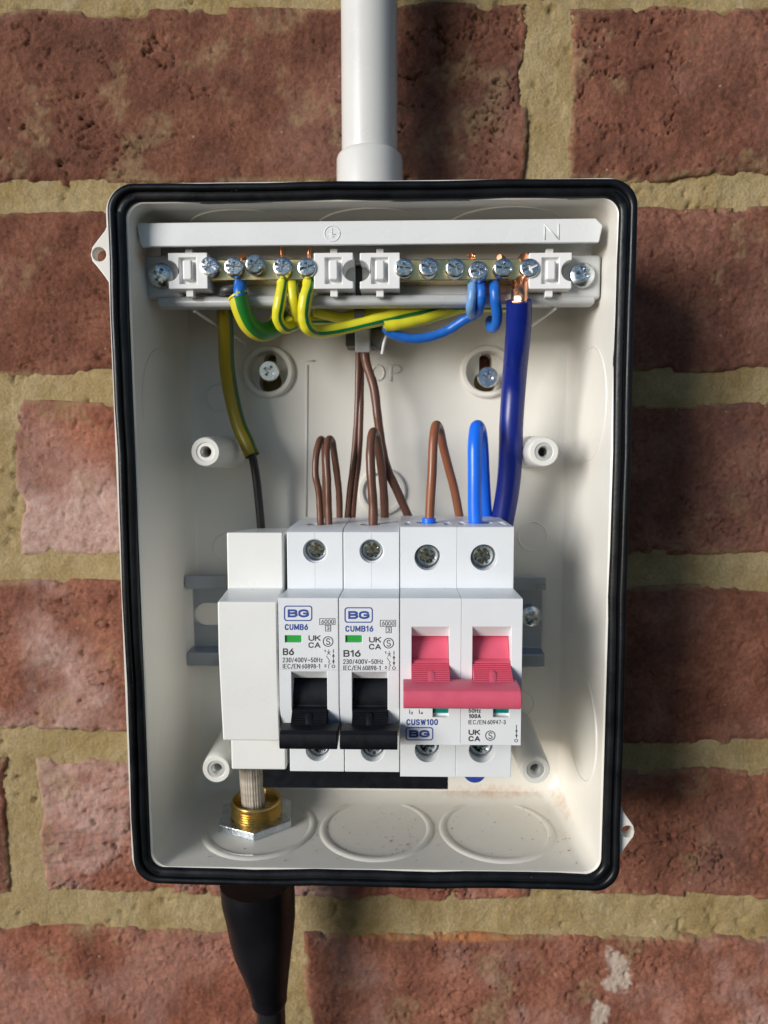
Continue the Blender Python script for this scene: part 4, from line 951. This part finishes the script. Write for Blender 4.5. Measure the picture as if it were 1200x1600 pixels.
# brown wires dropping from the clip
wire([(560,545,-26),(559,600,-27),(557,660,-28),(552,720,-30),(546,770,-29),(541,830,-26)], 1.05, BROWN, 'left thin brown wire of the pair dropping from the clip')
wire([(563,545,-25),(564,600,-26),(563,660,-28),(560,720,-29),(554,770,-28),(549,830,-25)], 1.15, BROWN, 'right thin brown wire of the pair dropping from the clip')
wire([(569,545,-29),(573,570,-30),(584,605,-32),(590,650,-33),(596,695,-32),(606,735,-31),(622,770,-29),(648,830,-24)], 1.6, BROWN, 'brown wire slanting right from the clip behind the main switch', sub=12)
# loops into the breakers
wire([(501,822,-51),(500,800,-51),(498,768,-51),(493,742,-51),(494,712,-50),(500,688,-47),(506,692,-42),(508,730,-38),(508,775,-33),(507,830,-27)], 1.15, BROWN, 'left of two slim brown loops entering the B6 breaker', sub=10)
wire([(514,822,-52),(513,790,-52),(512,750,-52),(510,712,-51),(513,688,-48),(519,690,-43),(523,715,-38),(527,745,-34),(530,775,-31),(531,830,-27)], 1.2, BROWN, 'right of two slim brown loops entering the B6 breaker', sub=10)
wire([(583,825,-52),(583,790,-52),(580,745,-52),(579,705,-51),(582,677,-48),(588,681,-43),(593,710,-38),(597,740,-34),(600,775,-31),(602,830,-26)], 1.55, BROWN, 'thicker brown loop entering the B16 breaker', sub=10)
w = empty('looped_brown_wire', at(672, 812, -53), 'light brown wire loop with blue ferrule entering the main switch', 'wire', 'wires inside the box')
tube('insulation', path([(671,822,-53),(672,790,-53),(675,740,-53),(677,690,-52),(681,665,-49),(687,672,-44),(693,700,-40),(702,735,-36),(711,770,-33),(722,830,-27)]), 1.55, BROWN2, w, sub=10)
q = at(670, 815, -53); MB().lathe([(1.7,-1.6),(2.35,-1.5),(2.35,1.1),(1.8,1.3)], (q[0], -53, q[2]), axis='z', n=24).obj('ferrule', BRIGHTB, w)
w = empty('looped_blue_wire', at(743, 812, -53), 'bright blue wire loop entering the right half of the main switch', 'wire', 'wires inside the box')
tube('insulation', path([(743,820,-53),(742,790,-53),(742,740,-53),(742,695,-52),(745,668,-48),(750,675,-42),(753,700,-37),(755,740,-33),(758,790,-30),(762,830,-27)]), 2.35, BRIGHTB, w, sub=10, n=24)
q = at(743, 818, -53); MB().lathe([(2.0,-1.5),(2.9,-1.0),(2.9,0.3),(2.0,0.5)], (q[0], -53, q[2]), axis='z', n=24).obj('ferrule', BLUE, w)
# cable clip behind the earth wires
ck = empty('cable_clip', at(560, 530, -22), 'grey plastic cable clip holding the brown wires under the carrier', 'cable clip')
a = at(540, 508, -22); b = at(600, 541, -22)
box(a[0], b[0]-1, -23, BACKY, b[2], a[2]+4).obj('clip_base', GREYC2, ck, bevel=0.4)
a = at(555, 470, -30); b = at(578, 551, -30)
box(a[0], b[0], -31, -29.6, b[2], a[2]).obj('strap', CLEARC, ck, bevel=0.3)
box(a[0]-0.2, a[0]+1.4, -30, -22, b[2]+1, a[2]).obj('strap_side', GREYC, ck, bevel=0.3)
box(b[0]-1.2, b[0]+0.3, -30, -22, b[2]+1.5, a[2]).obj('strap_side', GREYC, ck, bevel=0.3)
a = at(553, 396, -39.5); b = at(569, 505, -39.5); box(a[0], b[0], -39.5, -36, b[2], a[2]).obj('slot_dark_backing', GREYC2, ck)  # dark block added behind the carrier slot to make the gap look black
a = at(578, 520, -27); b = at(600, 535, -27)
MB().prism_y([(a[0], a[2]+1), (b[0]+1, a[2]+1), (b[0]-2.5, b[2]-3), (a[0], b[2])], -28, -22).obj('clip_wing', GREYC, ck, bevel=0.4)
tube('tail', path([(604,524,-33),(600,536,-34),(597,553,-33)]), 0.55, CLIPW, ck, n=8)

# ------------------------------------------------------------------ brick dust on the floor of the box and on the modules
mb = MB()
def grit(x, y, z, s):
    v = [(x+random.uniform(-s,s), y+random.uniform(-s,s), z+random.uniform(-0.1,0.7)*s) for _ in range(4)]
    mb.add(v, [(0,1,2),(0,2,3),(0,3,1),(1,3,2)])
for k in range(420):
    x = random.gauss(8, 38); y = random.uniform(-58, -14)
    if abs(x) < 70: grit(x, y, -110.3, random.choice((0.14,0.18,0.24,0.34,0.5)))
for k in range(14): grit(random.uniform(18, 38), random.uniform(-69, -66.3), -14.1, 0.2)
for k in range(8): grit(random.gauss(1.5, 1.2), random.uniform(-60, -50), 4.6, 0.28)
for k in range(60): grit(random.uniform(56, 71), random.uniform(-45, -14), -109.8, random.choice((0.15, 0.25, 0.4)))
for k in range(40):                          # specks on the levers
    x = random.uniform(-26, 41); grit(x, -92.3 if x < 8 else -95.2, random.uniform(-55, -51.5) if x < 8 else random.uniform(-42, -38.5), 0.11)
g = mb.obj('brick_dust', DUST, None); g['kind'] = 'stuff'; g['label'] = 'orange brick dust scattered on the floor of the box'; g['category'] = 'dust'
mb = MB()
for k in range(110):
    u = random.random(); o_ = random.uniform(0.8, 4.8); side_ = random.randrange(4); tt = random.random()
    if side_ < 2: x = (-80.8+o_) if side_ == 0 else (79.6-o_); z = -108+210*tt
    else: z = (-115.3+o_) if side_ == 2 else (110-o_); x = -72+144*tt
    grit(x, -62.9, z, random.choice((0.07, 0.1, 0.15)))
g = mb.obj('pale_dust', mat('pale_dust', (0.5, 0.48, 0.44), 0.9), None); g['kind'] = 'stuff'; g['label'] = 'pale dust specks on the black gasket'; g['category'] = 'dust'
